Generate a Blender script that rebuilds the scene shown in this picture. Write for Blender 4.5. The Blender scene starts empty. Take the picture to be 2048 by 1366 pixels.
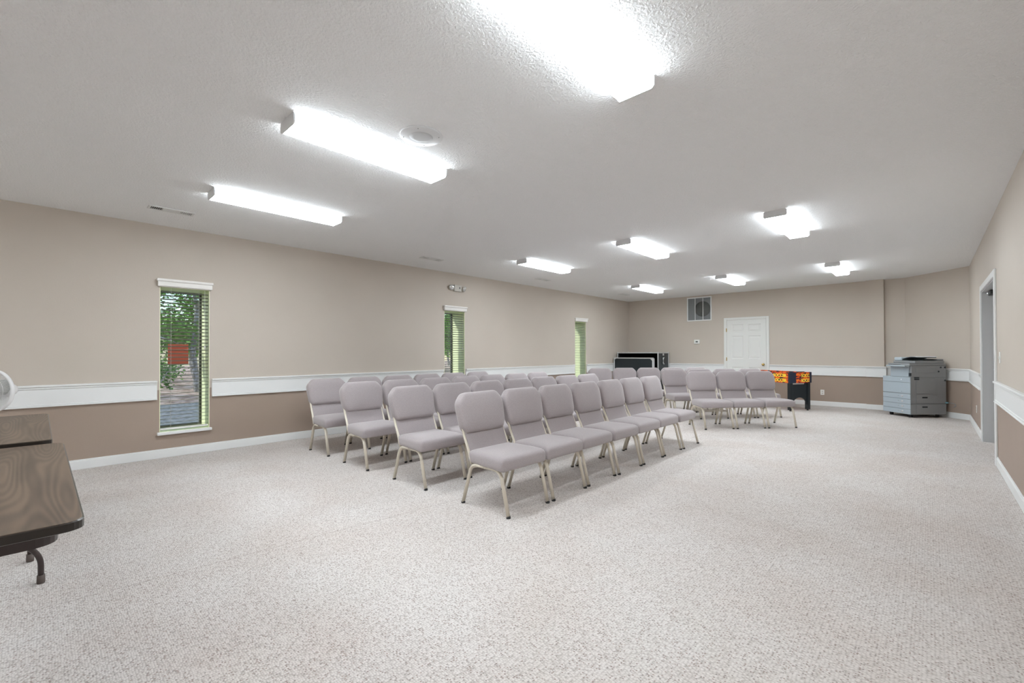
import bpy, bmesh, math, random
from mathutils import Vector, Matrix
random.seed(7)
sc = bpy.context.scene
COL = sc.collection

# ------------------------------------------------------------------ camera
cam_d = bpy.data.cameras.new('camera')
cam = bpy.data.objects.new('camera', cam_d)
COL.objects.link(cam)
cam_d.sensor_fit = 'HORIZONTAL'
cam_d.sensor_width = 36.0
cam_d.lens = 888.93 / 2048.0 * 36.0
cam_d.shift_y = 15.05 / 2048.0
cam_d.clip_start = 0.05
cam_d.clip_end = 200
yaw, pitch, roll = math.radians(43.2007), math.radians(0.4013), math.radians(-0.1575)
f = Vector((-math.sin(yaw) * math.cos(pitch), math.cos(yaw) * math.cos(pitch), math.sin(pitch)))
r = Vector((math.cos(yaw), math.sin(yaw), 0))
u = r.cross(f)
r2 = r * math.cos(roll) + u * math.sin(roll)
u2 = -r * math.sin(roll) + u * math.cos(roll)
cam.matrix_world = Matrix(((r2.x, u2.x, -f.x, 0), (r2.y, u2.y, -f.y, 0), (r2.z, u2.z, -f.z, 1.2344), (0, 0, 0, 1)))
sc.camera = cam

# ------------------------------------------------------------------ world, sun, exposure
sc.view_settings.view_transform = 'Standard'
sc.view_settings.look = 'None'
sc.view_settings.exposure = 0.0
sc.view_settings.gamma = 1.0
sc.view_settings.use_curve_mapping = False
sc.cycles.max_bounces = 16
sc.cycles.diffuse_bounces = 12
LAMP = 41.0          # radiance of the fluorescent lenses
world = bpy.data.worlds.new('sky')
sc.world = world
world.use_nodes = True
wn = world.node_tree.nodes
wn.clear()
wo = wn.new('ShaderNodeOutputWorld')
wb = wn.new('ShaderNodeBackground')
ws = wn.new('ShaderNodeTexSky')
ws.sky_type = 'NISHITA'
ws.sun_disc = False
ws.sun_elevation = math.radians(50)
wb.inputs['Strength'].default_value = 0.30
world.node_tree.links.new(ws.outputs[0], wb.inputs[0])
world.node_tree.links.new(wb.outputs[0], wo.inputs[0])
sun_d = bpy.data.lights.new('sun', 'SUN')
sun_d.energy = 3.4
sun_d.angle = math.radians(2)
sun_d.color = (1.0, 0.96, 0.88)
sun = bpy.data.objects.new('sun', sun_d)
COL.objects.link(sun)
sun.rotation_euler = Vector((0.36, 0.75, -0.56)).to_track_quat('-Z', 'Y').to_euler()

# ------------------------------------------------------------------ constants of the room
XL, XR, YF, YB, H = -6.597, 0.526, 12.166, -4.8, 2.74

# ------------------------------------------------------------------ materials
def new_mat(name):
    m = bpy.data.materials.new(name)
    m.use_nodes = True
    nt = m.node_tree
    b = nt.nodes['Principled BSDF']
    return m, nt, b

def pmat(name, col, rough=0.6, metal=0.0, spec=0.5, bump=None, coat=0.0):
    """plain procedural material; bump = (noise scale, distance, detail)"""
    m, nt, b = new_mat(name)
    b.inputs['Base Color'].default_value = (*col, 1)
    b.inputs['Roughness'].default_value = rough
    b.inputs['Metallic'].default_value = metal
    b.inputs['Specular IOR Level'].default_value = spec
    if coat:
        b.inputs['Coat Weight'].default_value = coat
    if bump:
        tc = nt.nodes.new('ShaderNodeTexCoord')
        n = nt.nodes.new('ShaderNodeTexNoise')
        n.inputs['Scale'].default_value = bump[0]
        n.inputs['Detail'].default_value = bump[2] if len(bump) > 2 else 2
        bp = nt.nodes.new('ShaderNodeBump')
        bp.inputs['Distance'].default_value = bump[1]
        bp.inputs['Strength'].default_value = 1.0
        nt.links.new(tc.outputs['Object'], n.inputs['Vector'])
        nt.links.new(n.outputs['Fac'], bp.inputs['Height'])
        nt.links.new(bp.outputs['Normal'], b.inputs['Normal'])
    return m

def ramp(nt, stops, interp='LINEAR'):
    cr = nt.nodes.new('ShaderNodeValToRGB')
    cr.color_ramp.interpolation = interp
    e = cr.color_ramp.elements
    while len(e) < len(stops):
        e.new(0.5)
    for i, (p, c) in enumerate(stops):
        e[i].position = p
        e[i].color = (*c, 1)
    return cr

def math_node(nt, op, a=None, b=None, va=None, vb=None):
    n = nt.nodes.new('ShaderNodeMath')
    n.operation = op
    if a is not None: nt.links.new(a, n.inputs[0])
    if b is not None: nt.links.new(b, n.inputs[1])
    if va is not None: n.inputs[0].default_value = va
    if vb is not None: n.inputs[1].default_value = vb
    return n.outputs[0]

def wall_mat(name, c1, c2, scale=0.9):
    m, nt, b = new_mat(name)
    tc = nt.nodes.new('ShaderNodeTexCoord')
    n = nt.nodes.new('ShaderNodeTexNoise')
    n.inputs['Scale'].default_value = scale
    n.inputs['Detail'].default_value = 3
    nt.links.new(tc.outputs['Object'], n.inputs['Vector'])
    cr = ramp(nt, [(0.35, c1), (0.65, c2)])
    nt.links.new(n.outputs['Fac'], cr.inputs['Fac'])
    nt.links.new(cr.outputs['Color'], b.inputs['Base Color'])
    b.inputs['Roughness'].default_value = 0.55
    b.inputs['Specular IOR Level'].default_value = 0.3
    n2 = nt.nodes.new('ShaderNodeTexNoise')
    n2.inputs['Scale'].default_value = 120
    nt.links.new(tc.outputs['Object'], n2.inputs['Vector'])
    bp = nt.nodes.new('ShaderNodeBump')
    bp.inputs['Distance'].default_value = 0.0006
    nt.links.new(n2.outputs['Fac'], bp.inputs['Height'])
    nt.links.new(bp.outputs['Normal'], b.inputs['Normal'])
    return m

def carpet_mat():
    m, nt, b = new_mat('berber_carpet')
    tc = nt.nodes.new('ShaderNodeTexCoord')
    mp = nt.nodes.new('ShaderNodeMapping')
    mp.inputs['Scale'].default_value = (78, 122, 1)
    nt.links.new(tc.outputs['Object'], mp.inputs['Vector'])
    # loops of the pile: cells lined up in rows along the hall
    v = nt.nodes.new('ShaderNodeTexVoronoi')
    v.voronoi_dimensions = '2D'
    v.inputs['Scale'].default_value = 1.0
    v.inputs['Randomness'].default_value = 0.6
    nt.links.new(mp.outputs[0], v.inputs['Vector'])
    sep = nt.nodes.new('ShaderNodeSeparateColor')
    nt.links.new(v.outputs['Color'], sep.inputs[0])
    cr = ramp(nt, [(0.0, (0.695, 0.662, 0.638)), (0.6, (0.64, 0.605, 0.580)), (1.0, (0.55, 0.512, 0.486))])
    nt.links.new(sep.outputs[0], cr.inputs['Fac'])
    # darker gaps round each loop
    dk = ramp(nt, [(0.28, (1, 1, 1)), (0.74, (0.68, 0.665, 0.655))])
    nt.links.new(v.outputs['Distance'], dk.inputs['Fac'])
    mx = nt.nodes.new('ShaderNodeMix')
    mx.data_type = 'RGBA'
    mx.blend_type = 'MULTIPLY'
    mx.inputs['Factor'].default_value = 1.0
    nt.links.new(cr.outputs['Color'], mx.inputs['A'])
    nt.links.new(dk.outputs['Color'], mx.inputs['B'])
    # brown flecks, denser in loose clusters
    v2 = nt.nodes.new('ShaderNodeTexVoronoi')
    v2.voronoi_dimensions = '2D'
    v2.inputs['Scale'].default_value = 108.0
    nt.links.new(tc.outputs['Object'], v2.inputs['Vector'])
    sp2 = nt.nodes.new('ShaderNodeSeparateColor')
    nt.links.new(v2.outputs['Color'], sp2.inputs[0])
    cl = nt.nodes.new('ShaderNodeTexNoise')
    cl.inputs['Scale'].default_value = 11.0
    cl.inputs['Detail'].default_value = 3
    nt.links.new(tc.outputs['Object'], cl.inputs['Vector'])
    k = math_node(nt, 'MULTIPLY', cl.outputs['Fac'], vb=0.29)
    fl = math_node(nt, 'ADD', sp2.outputs[0], k)
    fr = ramp(nt, [(0.955, (0, 0, 0)), (1.0, (1, 1, 1))])
    nt.links.new(fl, fr.inputs['Fac'])
    near = ramp(nt, [(0.30, (1, 1, 1)), (0.48, (0, 0, 0))])
    nt.links.new(v2.outputs['Distance'], near.inputs['Fac'])
    fm = math_node(nt, 'MULTIPLY', math_node(nt, 'MULTIPLY', fr.outputs['Color'], near.outputs['Color']), vb=0.68)
    fc_ = ramp(nt, [(0.0, (0.30, 0.215, 0.185)), (0.55, (0.20, 0.135, 0.115)), (1.0, (0.22, 0.20, 0.19))])
    nt.links.new(sp2.outputs[1], fc_.inputs['Fac'])
    mf = nt.nodes.new('ShaderNodeMix')
    mf.data_type = 'RGBA'
    nt.links.new(fm, mf.inputs['Factor'])
    nt.links.new(mx.outputs['Result'], mf.inputs['A'])
    nt.links.new(fc_.outputs['Color'], mf.inputs['B'])
    mx = mf
    # faint soiling blotches
    st = nt.nodes.new('ShaderNodeTexNoise')
    st.inputs['Scale'].default_value = 1.3
    st.inputs['Detail'].default_value = 5
    nt.links.new(tc.outputs['Object'], st.inputs['Vector'])
    sr = ramp(nt, [(0.35, (0.93, 0.90, 0.88)), (0.62, (1, 1, 1))])
    nt.links.new(st.outputs['Fac'], sr.inputs['Fac'])
    m2 = nt.nodes.new('ShaderNodeMix')
    m2.data_type = 'RGBA'
    m2.blend_type = 'MULTIPLY'
    m2.inputs['Factor'].default_value = 1.0
    nt.links.new(mx.outputs['Result'], m2.inputs['A'])
    nt.links.new(sr.outputs['Color'], m2.inputs['B'])
    # the glued seam between two widths of carpet
    sp = nt.nodes.new('ShaderNodeSeparateXYZ')
    nt.links.new(tc.outputs['Object'], sp.inputs[0])
    yk = math_node(nt, 'MULTIPLY', sp.outputs[1], vb=-0.1026)
    xs = math_node(nt, 'ADD', sp.outputs[0], yk)
    xs = math_node(nt, 'ADD', xs, vb=3.142)
    jn = nt.nodes.new('ShaderNodeTexNoise')
    jn.inputs['Scale'].default_value = 25
    nt.links.new(tc.outputs['Object'], jn.inputs['Vector'])
    jj = math_node(nt, 'MULTIPLY', math_node(nt, 'SUBTRACT', jn.outputs['Fac'], vb=0.5), vb=0.014)
    xs = math_node(nt, 'ABSOLUTE', math_node(nt, 'ADD', xs, jj))
    sm = ramp(nt, [(0.0, (0.55, 0.50, 0.48)), (0.5, (1, 1, 1))])
    nt.links.new(math_node(nt, 'MULTIPLY', xs, vb=110), sm.inputs['Fac'])
    m3 = nt.nodes.new('ShaderNodeMix')
    m3.data_type = 'RGBA'
    m3.blend_type = 'MULTIPLY'
    m3.inputs['Factor'].default_value = 0.8
    nt.links.new(m2.outputs['Result'], m3.inputs['A'])
    nt.links.new(sm.outputs['Color'], m3.inputs['B'])
    nt.links.new(m3.outputs['Result'], b.inputs['Base Color'])
    b.inputs['Roughness'].default_value = 0.95
    b.inputs['Specular IOR Level'].default_value = 0.1
    hv = math_node(nt, 'MULTIPLY', v.outputs['Distance'], vb=-1.0)
    bp = nt.nodes.new('ShaderNodeBump')
    bp.inputs['Distance'].default_value = 0.002
    bp.inputs['Strength'].default_value = 0.8
    nt.links.new(hv, bp.inputs['Height'])
    nt.links.new(bp.outputs['Normal'], b.inputs['Normal'])
    return m

def ceiling_mat():
    m, nt, b = new_mat('popcorn_ceiling')
    b.inputs['Base Color'].default_value = (0.885, 0.892, 0.897, 1)
    b.inputs['Roughness'].default_value = 0.9
    b.inputs['Specular IOR Level'].default_value = 0.15
    tc = nt.nodes.new('ShaderNodeTexCoord')
    n = nt.nodes.new('ShaderNodeTexNoise')
    n.inputs['Scale'].default_value = 66
    n.inputs['Detail'].default_value = 3
    n.inputs['Roughness'].default_value = 0.6
    nt.links.new(tc.outputs['Object'], n.inputs['Vector'])
    hr = ramp(nt, [(0.40, (0, 0, 0)), (0.66, (1, 1, 1))])
    nt.links.new(n.outputs['Fac'], hr.inputs['Fac'])
    bp = nt.nodes.new('ShaderNodeBump')
    bp.inputs['Distance'].default_value = 0.0032
    bp.inputs['Strength'].default_value = 1.0
    nt.links.new(hr.outputs['Color'], bp.inputs['Height'])
    nt.links.new(bp.outputs['Normal'], b.inputs['Normal'])
    return m

def fabric_mat():
    m, nt, b = new_mat('chair_fabric')
    tc = nt.nodes.new('ShaderNodeTexCoord')
    n = nt.nodes.new('ShaderNodeTexNoise')
    n.inputs['Scale'].default_value = 260
    n.inputs['Detail'].default_value = 2
    nt.links.new(tc.outputs['Object'], n.inputs['Vector'])
    cr = ramp(nt, [(0.3, (0.325, 0.287, 0.290)), (0.7, (0.420, 0.376, 0.380))])
    nt.links.new(n.outputs['Fac'], cr.inputs['Fac'])
    nt.links.new(cr.outputs['Color'], b.inputs['Base Color'])
    b.inputs['Roughness'].default_value = 0.9
    b.inputs['Specular IOR Level'].default_value = 0.15
    b.inputs['Sheen Weight'].default_value = 0.45
    b.inputs['Sheen Roughness'].default_value = 0.45
    bp = nt.nodes.new('ShaderNodeBump')
    bp.inputs['Distance'].default_value = 0.0008
    nt.links.new(n.outputs['Fac'], bp.inputs['Height'])
    nt.links.new(bp.outputs['Normal'], b.inputs['Normal'])
    return m

def laminate_mat():
    m, nt, b = new_mat('walnut_laminate')
    tc = nt.nodes.new('ShaderNodeTexCoord')
    mp = nt.nodes.new('ShaderNodeMapping')
    mp.inputs['Scale'].default_value = (0.42, 4.2, 1)
    nt.links.new(tc.outputs['Object'], mp.inputs['Vector'])
    n0 = nt.nodes.new('ShaderNodeTexNoise')
    n0.inputs['Scale'].default_value = 1.5
    n0.inputs['Detail'].default_value = 1.0
    nt.links.new(mp.outputs[0], n0.inputs['Vector'])
    rings = math_node(nt, 'SINE', math_node(nt, 'MULTIPLY', n0.outputs['Fac'], vb=130))
    n1 = nt.nodes.new('ShaderNodeTexNoise')
    n1.inputs['Scale'].default_value = 3.0
    n1.inputs['Detail'].default_value = 4
    nt.links.new(mp.outputs[0], n1.inputs['Vector'])
    t = math_node(nt, 'ADD', math_node(nt, 'MULTIPLY', rings, vb=0.13), n1.outputs['Fac'])
    cr = ramp(nt, [(0.25, (0.085, 0.060, 0.044)), (0.5, (0.125, 0.090, 0.066)), (0.75, (0.185, 0.130, 0.092))])
    nt.links.new(t, cr.inputs['Fac'])
    nt.links.new(cr.outputs['Color'], b.inputs['Base Color'])
    b.inputs['Roughness'].default_value = 0.42
    b.inputs['Specular IOR Level'].default_value = 0.35
    return m

def print_mat():
    m, nt, b = new_mat('flame_print')
    tc = nt.nodes.new('ShaderNodeTexCoord')
    mp = nt.nodes.new('ShaderNodeMapping')
    mp.inputs['Scale'].default_value = (1.0, 1.0, 2.6)
    nt.links.new(tc.outputs['Object'], mp.inputs['Vector'])
    n = nt.nodes.new('ShaderNodeTexNoise')
    n.inputs['Scale'].default_value = 11
    n.inputs['Detail'].default_value = 3
    n.inputs['Distortion'].default_value = 0.8
    nt.links.new(mp.outputs[0], n.inputs['Vector'])
    cr = ramp(nt, [(0.0, (0.012, 0.012, 0.02)), (0.45, (0.55, 0.035, 0.01)), (0.49, (0.78, 0.09, 0.01)),
                   (0.57, (0.84, 0.17, 0.01)), (0.67, (0.88, 0.34, 0.02))], 'CONSTANT')
    nt.links.new(n.outputs['Fac'], cr.inputs['Fac'])
    nt.links.new(cr.outputs['Color'], b.inputs['Base Color'])
    b.inputs['Roughness'].default_value = 0.35
    return m

def emit_mat(name, col, strength):
    m, nt, b = new_mat(name)
    b.inputs['Base Color'].default_value = (0.85, 0.85, 0.85, 1)
    b.inputs['Roughness'].default_value = 0.4
    b.inputs['Emission Color'].default_value = (*col, 1)
    b.inputs['Emission Strength'].default_value = strength
    return m

def glass_mat():
    m = bpy.data.materials.new('window_glass')
    m.use_nodes = True
    nt = m.node_tree
    nt.nodes.clear()
    o = nt.nodes.new('ShaderNodeOutputMaterial')
    t = nt.nodes.new('ShaderNodeBsdfTransparent')
    t.inputs[0].default_value = (0.93, 0.96, 0.94, 1)
    g = nt.nodes.new('ShaderNodeBsdfGlossy')
    g.inputs['Roughness'].default_value = 0.02
    mx = nt.nodes.new('ShaderNodeMixShader')
    mx.inputs[0].default_value = 0.05
    nt.links.new(t.outputs[0], mx.inputs[1])
    nt.links.new(g.outputs[0], mx.inputs[2])
    nt.links.new(mx.outputs[0], o.inputs[0])
    return m

def noise2(name, c1, c2, scale, rough=0.9, lo=0.4, hi=0.6, detail=6):
    m, nt, b = new_mat(name)
    tc = nt.nodes.new('ShaderNodeTexCoord')
    n = nt.nodes.new('ShaderNodeTexNoise')
    n.inputs['Scale'].default_value = scale
    n.inputs['Detail'].default_value = detail
    nt.links.new(tc.outputs['Object'], n.inputs['Vector'])
    cr = ramp(nt, [(lo, c1), (hi, c2)])
    nt.links.new(n.outputs['Fac'], cr.inputs['Fac'])
    nt.links.new(cr.outputs['Color'], b.inputs['Base Color'])
    b.inputs['Roughness'].default_value = rough
    b.inputs['Specular IOR Level'].default_value = 0.2
    return m

M = dict(
    carpet=carpet_mat(), ceiling=ceiling_mat(),
    wall_up=wall_mat('upper_wall_paint', (0.540, 0.482, 0.420), (0.560, 0.502, 0.440)),
    wall_lo=wall_mat('lower_wall_paint', (0.345, 0.272, 0.222), (0.365, 0.290, 0.240)),
    trim=pmat('white_trim_paint', (0.78, 0.79, 0.785), 0.45, bump=(40, 0.0004)),
    doorwhite=pmat('door_paint', (0.74, 0.745, 0.72), 0.5, bump=(60, 0.0003)),
    jamb=pmat('grey_jamb_paint', (0.50, 0.50, 0.50), 0.5, bump=(50, 0.0003)),
    reveal=pmat('green_lit_reveal_paint', (0.88, 0.92, 0.64), 0.6, bump=(50, 0.0003)),  # green outdoor light on the cream reveal is put into this colour
    slat=pmat('backlit_blind_slat_vinyl', (0.20, 0.205, 0.145), 0.5, bump=(90, 0.0002)),  # cream slats darkened: their backlit shade is put into the colour
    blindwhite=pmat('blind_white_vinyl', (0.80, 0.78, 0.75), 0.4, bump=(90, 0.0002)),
    bronze=pmat('dark_window_frame', (0.06, 0.065, 0.055), 0.5, bump=(60, 0.0003)),
    glass=glass_mat(),
    red=pmat('red_sign_card', (0.55, 0.11, 0.07), 0.6, bump=(60, 0.0002)),
    fabric=fabric_mat(),
    cream=pmat('champagne_frame_enamel', (0.66, 0.605, 0.51), 0.35, 0.2, bump=(150, 0.0002)),
    black=pmat('black_rubber', (0.012, 0.012, 0.013), 0.6, bump=(120, 0.0003)),
    lens=emit_mat('fluorescent_lens', (0.905, 0.98, 1.03), LAMP),
    lensside=emit_mat('fluorescent_lens_side', (0.905, 0.98, 1.03), LAMP * 0.30),
    cap=pmat('white_enamel', (0.72, 0.73, 0.74), 0.4, bump=(60, 0.0002)),
    vent=pmat('vent_white_enamel', (0.70, 0.71, 0.70), 0.45, bump=(80, 0.0002)),
    spkgrille=pmat('perforated_grey_metal', (0.55, 0.555, 0.56), 0.6, bump=(300, 0.0012)),
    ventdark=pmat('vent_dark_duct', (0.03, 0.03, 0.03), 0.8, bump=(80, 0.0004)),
    ventgrey=pmat('vent_grey_damper', (0.32, 0.33, 0.33), 0.6, bump=(80, 0.0003)),
    grille=pmat('grille_grey_mesh', (0.21, 0.225, 0.23), 0.6, bump=(200, 0.0004)),
    grillelight=pmat('grille_light_metal', (0.30, 0.32, 0.33), 0.5, bump=(80, 0.0003)),
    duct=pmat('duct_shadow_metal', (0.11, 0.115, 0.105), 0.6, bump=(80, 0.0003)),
    plastic=pmat('white_plastic', (0.80, 0.80, 0.77), 0.4, bump=(90, 0.0002)),
    lcd=pmat('grey_screen', (0.10, 0.12, 0.12), 0.25, bump=(90, 0.0001)),
    brass=pmat('brass', (0.62, 0.44, 0.16), 0.25, 0.9, bump=(60, 0.0002)),
    steel=pmat('bright_steel', (0.70, 0.71, 0.72), 0.3, 0.7, bump=(80, 0.0003)),
    reflector=pmat('lamp_reflector', (0.80, 0.82, 0.83), 0.12, 0.8, bump=(30, 0.001)),
    beige=pmat('beige_plastic', (0.60, 0.58, 0.53), 0.5, bump=(90, 0.0002)),
    dkbrown=pmat('brown_enamel_tube', (0.045, 0.030, 0.028), 0.35, bump=(120, 0.0002)),
    edge=pmat('dark_vinyl_edge', (0.022, 0.017, 0.013), 0.3, bump=(120, 0.0003)),
    cuff=pmat('brown_rubber_cap', (0.10, 0.075, 0.065), 0.6, bump=(120, 0.0003)),
    laminate=laminate_mat(),
    fanwhite=pmat('fan_white_plastic', (0.80, 0.80, 0.80), 0.35, bump=(90, 0.0002)),
    fangrey=pmat('fan_grey_blade', (0.45, 0.47, 0.46), 0.35, bump=(90, 0.0002)),
    print=print_mat(),
    yellow=pmat('yellow_lettering', (0.95, 0.82, 0.06), 0.4, bump=(90, 0.0001)),
    tblack=pmat('black_laminate', (0.010, 0.014, 0.017), 0.35, bump=(90, 0.0002)),
    tblue=pmat('navy_black_plastic', (0.016, 0.022, 0.045), 0.35, bump=(90, 0.0002)),
    green=pmat('green_playfield', (0.05, 0.30, 0.08), 0.5, bump=(90, 0.0002)),
    caseblack=pmat('black_case_laminate', (0.012, 0.018, 0.022), 0.35, bump=(150, 0.0006)),
    caseinside=pmat('black_foam', (0.004, 0.004, 0.004), 0.95, bump=(150, 0.001)),
    alu=pmat('aluminium_edge', (0.68, 0.70, 0.71), 0.3, 0.6, bump=(90, 0.0003)),
    cblue=pmat('copier_blue_grey', (0.385, 0.445, 0.490), 0.45, bump=(160, 0.0002)),
    cgrey=pmat('copier_mid_grey', (0.255, 0.262, 0.268), 0.5, bump=(160, 0.0002)),
    clight=pmat('copier_light_grey', (0.44, 0.50, 0.54), 0.45, bump=(160, 0.0002)),
    cdark=pmat('copier_dark', (0.018, 0.024, 0.030), 0.4, bump=(160, 0.0003)),
    paper=pmat('white_paper', (0.82, 0.85, 0.88), 0.7, bump=(60, 0.0003)),
    cyan=pmat('pale_blue_plug', (0.25, 0.52, 0.62), 0.5, bump=(60, 0.0003)),
    gravel=noise2('grey_gravel', (0.13, 0.14, 0.15), (0.27, 0.28, 0.29), 9),
    litter=noise2('leaf_litter', (0.30, 0.20, 0.15), (0.72, 0.55, 0.48), 3.5),
    leaf=noise2('green_leaves', (0.06, 0.18, 0.03), (0.25, 0.50, 0.09), 1.8, 0.6),
    bark=noise2('pale_bark', (0.20, 0.18, 0.17), (0.46, 0.44, 0.46), 6),
    brick=noise2('outer_wall_render', (0.30, 0.22, 0.18), (0.36, 0.27, 0.22), 6),
)

# ------------------------------------------------------------------ mesh helpers
class MB:
    def __init__(s):
        s.bm = bmesh.new()
        s.mi = 0

    def _merge(s, t, smooth):
        vm = {}
        for v in t.verts:
            vm[v] = s.bm.verts.new(v.co)
        for fc in t.faces:
            try:
                nf = s.bm.faces.new([vm[v] for v in fc.verts])
                nf.smooth = smooth
                nf.material_index = s.mi
            except ValueError:
                pass
        t.free()

    def box(s, lo, hi, bev=0.0, mtx=None, smooth=False, seg=2):
        t = bmesh.new()
        bmesh.ops.create_cube(t, size=1.0)
        c = [(lo[i] + hi[i]) / 2 for i in range(3)]
        d = [max(abs(hi[i] - lo[i]), 1e-5) for i in range(3)]
        for v in t.verts:
            v.co = Vector((c[0] + v.co.x * d[0], c[1] + v.co.y * d[1], c[2] + v.co.z * d[2]))
        if bev > 0:
            bmesh.ops.bevel(t, geom=list(t.edges), offset=min(bev, min(d) * 0.45), segments=seg, profile=0.5, affect='EDGES')
        if mtx is not None:
            t.transform(mtx)
        s._merge(t, smooth)
        return s

    def tube(s, pts, rx, ry=None, seg=10, ref=(0, 0, 1), cap=True):
        """swept elliptical tube; rx along the reference side axis, ry along its normal"""
        ry = rx if ry is None else ry
        P = [Vector(p) for p in pts]
        ref = Vector(ref)
        rings = []
        n = len(P)
        for i in range(n):
            if i == 0: d = P[1] - P[0]
            elif i == n - 1: d = P[-1] - P[-2]
            else: d = (P[i + 1] - P[i]).normalized() + (P[i] - P[i - 1]).normalized()
            d.normalize()
            a = ref.cross(d)
            if a.length < 1e-4:
                a = Vector((1, 0, 0)).cross(d)
                if a.length < 1e-4: a = Vector((0, 1, 0)).cross(d)
            a.normalize()
            b = d.cross(a).normalized()
            rings.append([s.bm.verts.new(P[i] + a * (math.cos(2 * math.pi * k / seg) * rx) + b * (math.sin(2 * math.pi * k / seg) * ry)) for k in range(seg)])
        for i in range(n - 1):
            for k in range(seg):
                fc = s.bm.faces.new([rings[i][k], rings[i][(k + 1) % seg], rings[i + 1][(k + 1) % seg], rings[i + 1][k]])
                fc.smooth = True
                fc.material_index = s.mi
        if cap:
            for ring in (rings[0][::-1], rings[-1]):
                fc = s.bm.faces.new(ring)
                fc.material_index = s.mi
        return s

    def loft(s, rings, smooth=True, cap=True, closed=True):
        R = [[s.bm.verts.new(p) for p in ring] for ring in rings]
        n = len(R[0])
        for i in range(len(R) - 1):
            for k in range(n if closed else n - 1):
                fc = s.bm.faces.new([R[i][k], R[i][(k + 1) % n], R[i + 1][(k + 1) % n], R[i + 1][k]])
                fc.smooth = smooth
                fc.material_index = s.mi
        if cap:
            for ring in (R[0][::-1], R[-1]):
                fc = s.bm.faces.new(ring)
                fc.smooth = smooth
                fc.material_index = s.mi
        return s

    def lathe(s, prof, axis_o=(0, 0, 0), axis=(0, 0, 1), seg=32, cap=True, smooth=True):
        """prof: list of (radius, height along axis)"""
        ax = Vector(axis).normalized()
        a = ax.orthogonal().normalized()
        b = ax.cross(a)
        o = Vector(axis_o)
        rings = [[o + ax * h + (a * math.cos(2 * math.pi * k / seg) + b * math.sin(2 * math.pi * k / seg)) * rr for k in range(seg)] for rr, h in prof]
        return s.loft(rings, smooth, cap)

    def prism(s, poly, z0, z1, plane='xy', mtx=None):
        """extrude polygon between z0, z1 along the plane normal"""
        def m(p, z):
            if plane == 'xy': v = Vector((p[0], p[1], z))
            elif plane == 'xz': v = Vector((p[0], z, p[1]))
            else: v = Vector((z, p[0], p[1]))
            return mtx @ v if mtx is not None else v
        return s.loft([[m(p, z0) for p in poly], [m(p, z1) for p in poly]], smooth=False)

    def face(s, pts, smooth=False):
        fc = s.bm.faces.new([s.bm.verts.new(p) for p in pts])
        fc.smooth = smooth
        fc.material_index = s.mi
        return s

    def build(s, name, mats, parent=None):
        bmesh.ops.recalc_face_normals(s.bm, faces=list(s.bm.faces))
        me = bpy.data.meshes.new(name)
        s.bm.to_mesh(me)
        s.bm.free()
        for m in (mats if isinstance(mats, (list, tuple)) else [mats]):
            me.materials.append(M[m] if isinstance(m, str) else m)
        o = bpy.data.objects.new(name, me)
        COL.objects.link(o)
        if parent is not None:
            o.parent = parent
        return o

def tag(o, label, cat, group=None, kind=None):
    o['label'] = label
    o['category'] = cat
    if group: o['group'] = group
    if kind: o['kind'] = kind
    return o

def thing(name, label, cat, loc=(0, 0, 0), rz=0.0, group=None, kind=None):
    o = bpy.data.objects.new(name, None)
    COL.objects.link(o)
    o.empty_display_size = 0.1
    o.location = loc
    o.rotation_euler = (0, 0, rz)
    return tag(o, label, cat, group, kind)

def dup(root, loc=None, rz=None, label=None, group=None):
    def cp(o, parent):
        c = o.copy()
        COL.objects.link(c)
        if parent is not None: c.parent = parent
        for ch in o.children: cp(ch, c)
        return c
    n = cp(root, None)
    if loc is not None: n.location = loc
    if rz is not None: n.rotation_euler = (0, 0, rz)
    if label: n['label'] = label
    if group: n['group'] = group
    return n

def fillet(pts, rad, n=5):
    """round the inner corners of a polyline"""
    P = [Vector(p) for p in pts]
    out = [P[0]]
    for i in range(1, len(P) - 1):
        a = (P[i - 1] - P[i]); b = (P[i + 1] - P[i])
        ra = min(rad, a.length * 0.45, b.length * 0.45)
        p0 = P[i] + a.normalized() * ra
        p1 = P[i] + b.normalized() * ra
        for k in range(n + 1):
            t = k / n
            out.append(p0 * (1 - t) ** 2 + P[i] * 2 * t * (1 - t) + p1 * t ** 2)
    out.append(P[-1])
    return out

def text_mesh(s, size, mtx, mat, parent, name='lettering', depth=0.0008, sx=1.0):
    cu = bpy.data.curves.new(name, 'FONT')
    cu.body = s
    cu.size = size
    cu.extrude = depth
    cu.offset = 0.0025
    cu.align_x = 'CENTER'
    cu.align_y = 'CENTER'
    t = bpy.data.objects.new(name, cu)
    COL.objects.link(t)
    dg = bpy.context.evaluated_depsgraph_get()
    me = bpy.data.meshes.new_from_object(t.evaluated_get(dg))
    bpy.data.objects.remove(t)
    bpy.data.curves.remove(cu)
    me.transform(Matrix.Diagonal((sx, 1, 1, 1)))
    me.transform(mtx)
    me.materials.clear()
    me.materials.append(M[mat])
    o = bpy.data.objects.new(name, me)
    COL.objects.link(o)
    o.parent = parent
    return o

# ================================================================== THE SETTING
tag(MB().box((XL - 0.5, YB - 0.2, -0.12), (XR + 0.2, YF + 0.25, 0)).build('floor', 'carpet'),
    'pale berber loop carpet flecked with brown over the whole hall floor', 'floor', kind='structure')
tag(MB().box((XL - 0.5, YB - 0.2, H), (XR + 0.25, YF + 0.25, H + 0.15)).build('ceiling', 'ceiling'),
    'white popcorn textured ceiling above the hall', 'ceiling', kind='structure')

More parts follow.
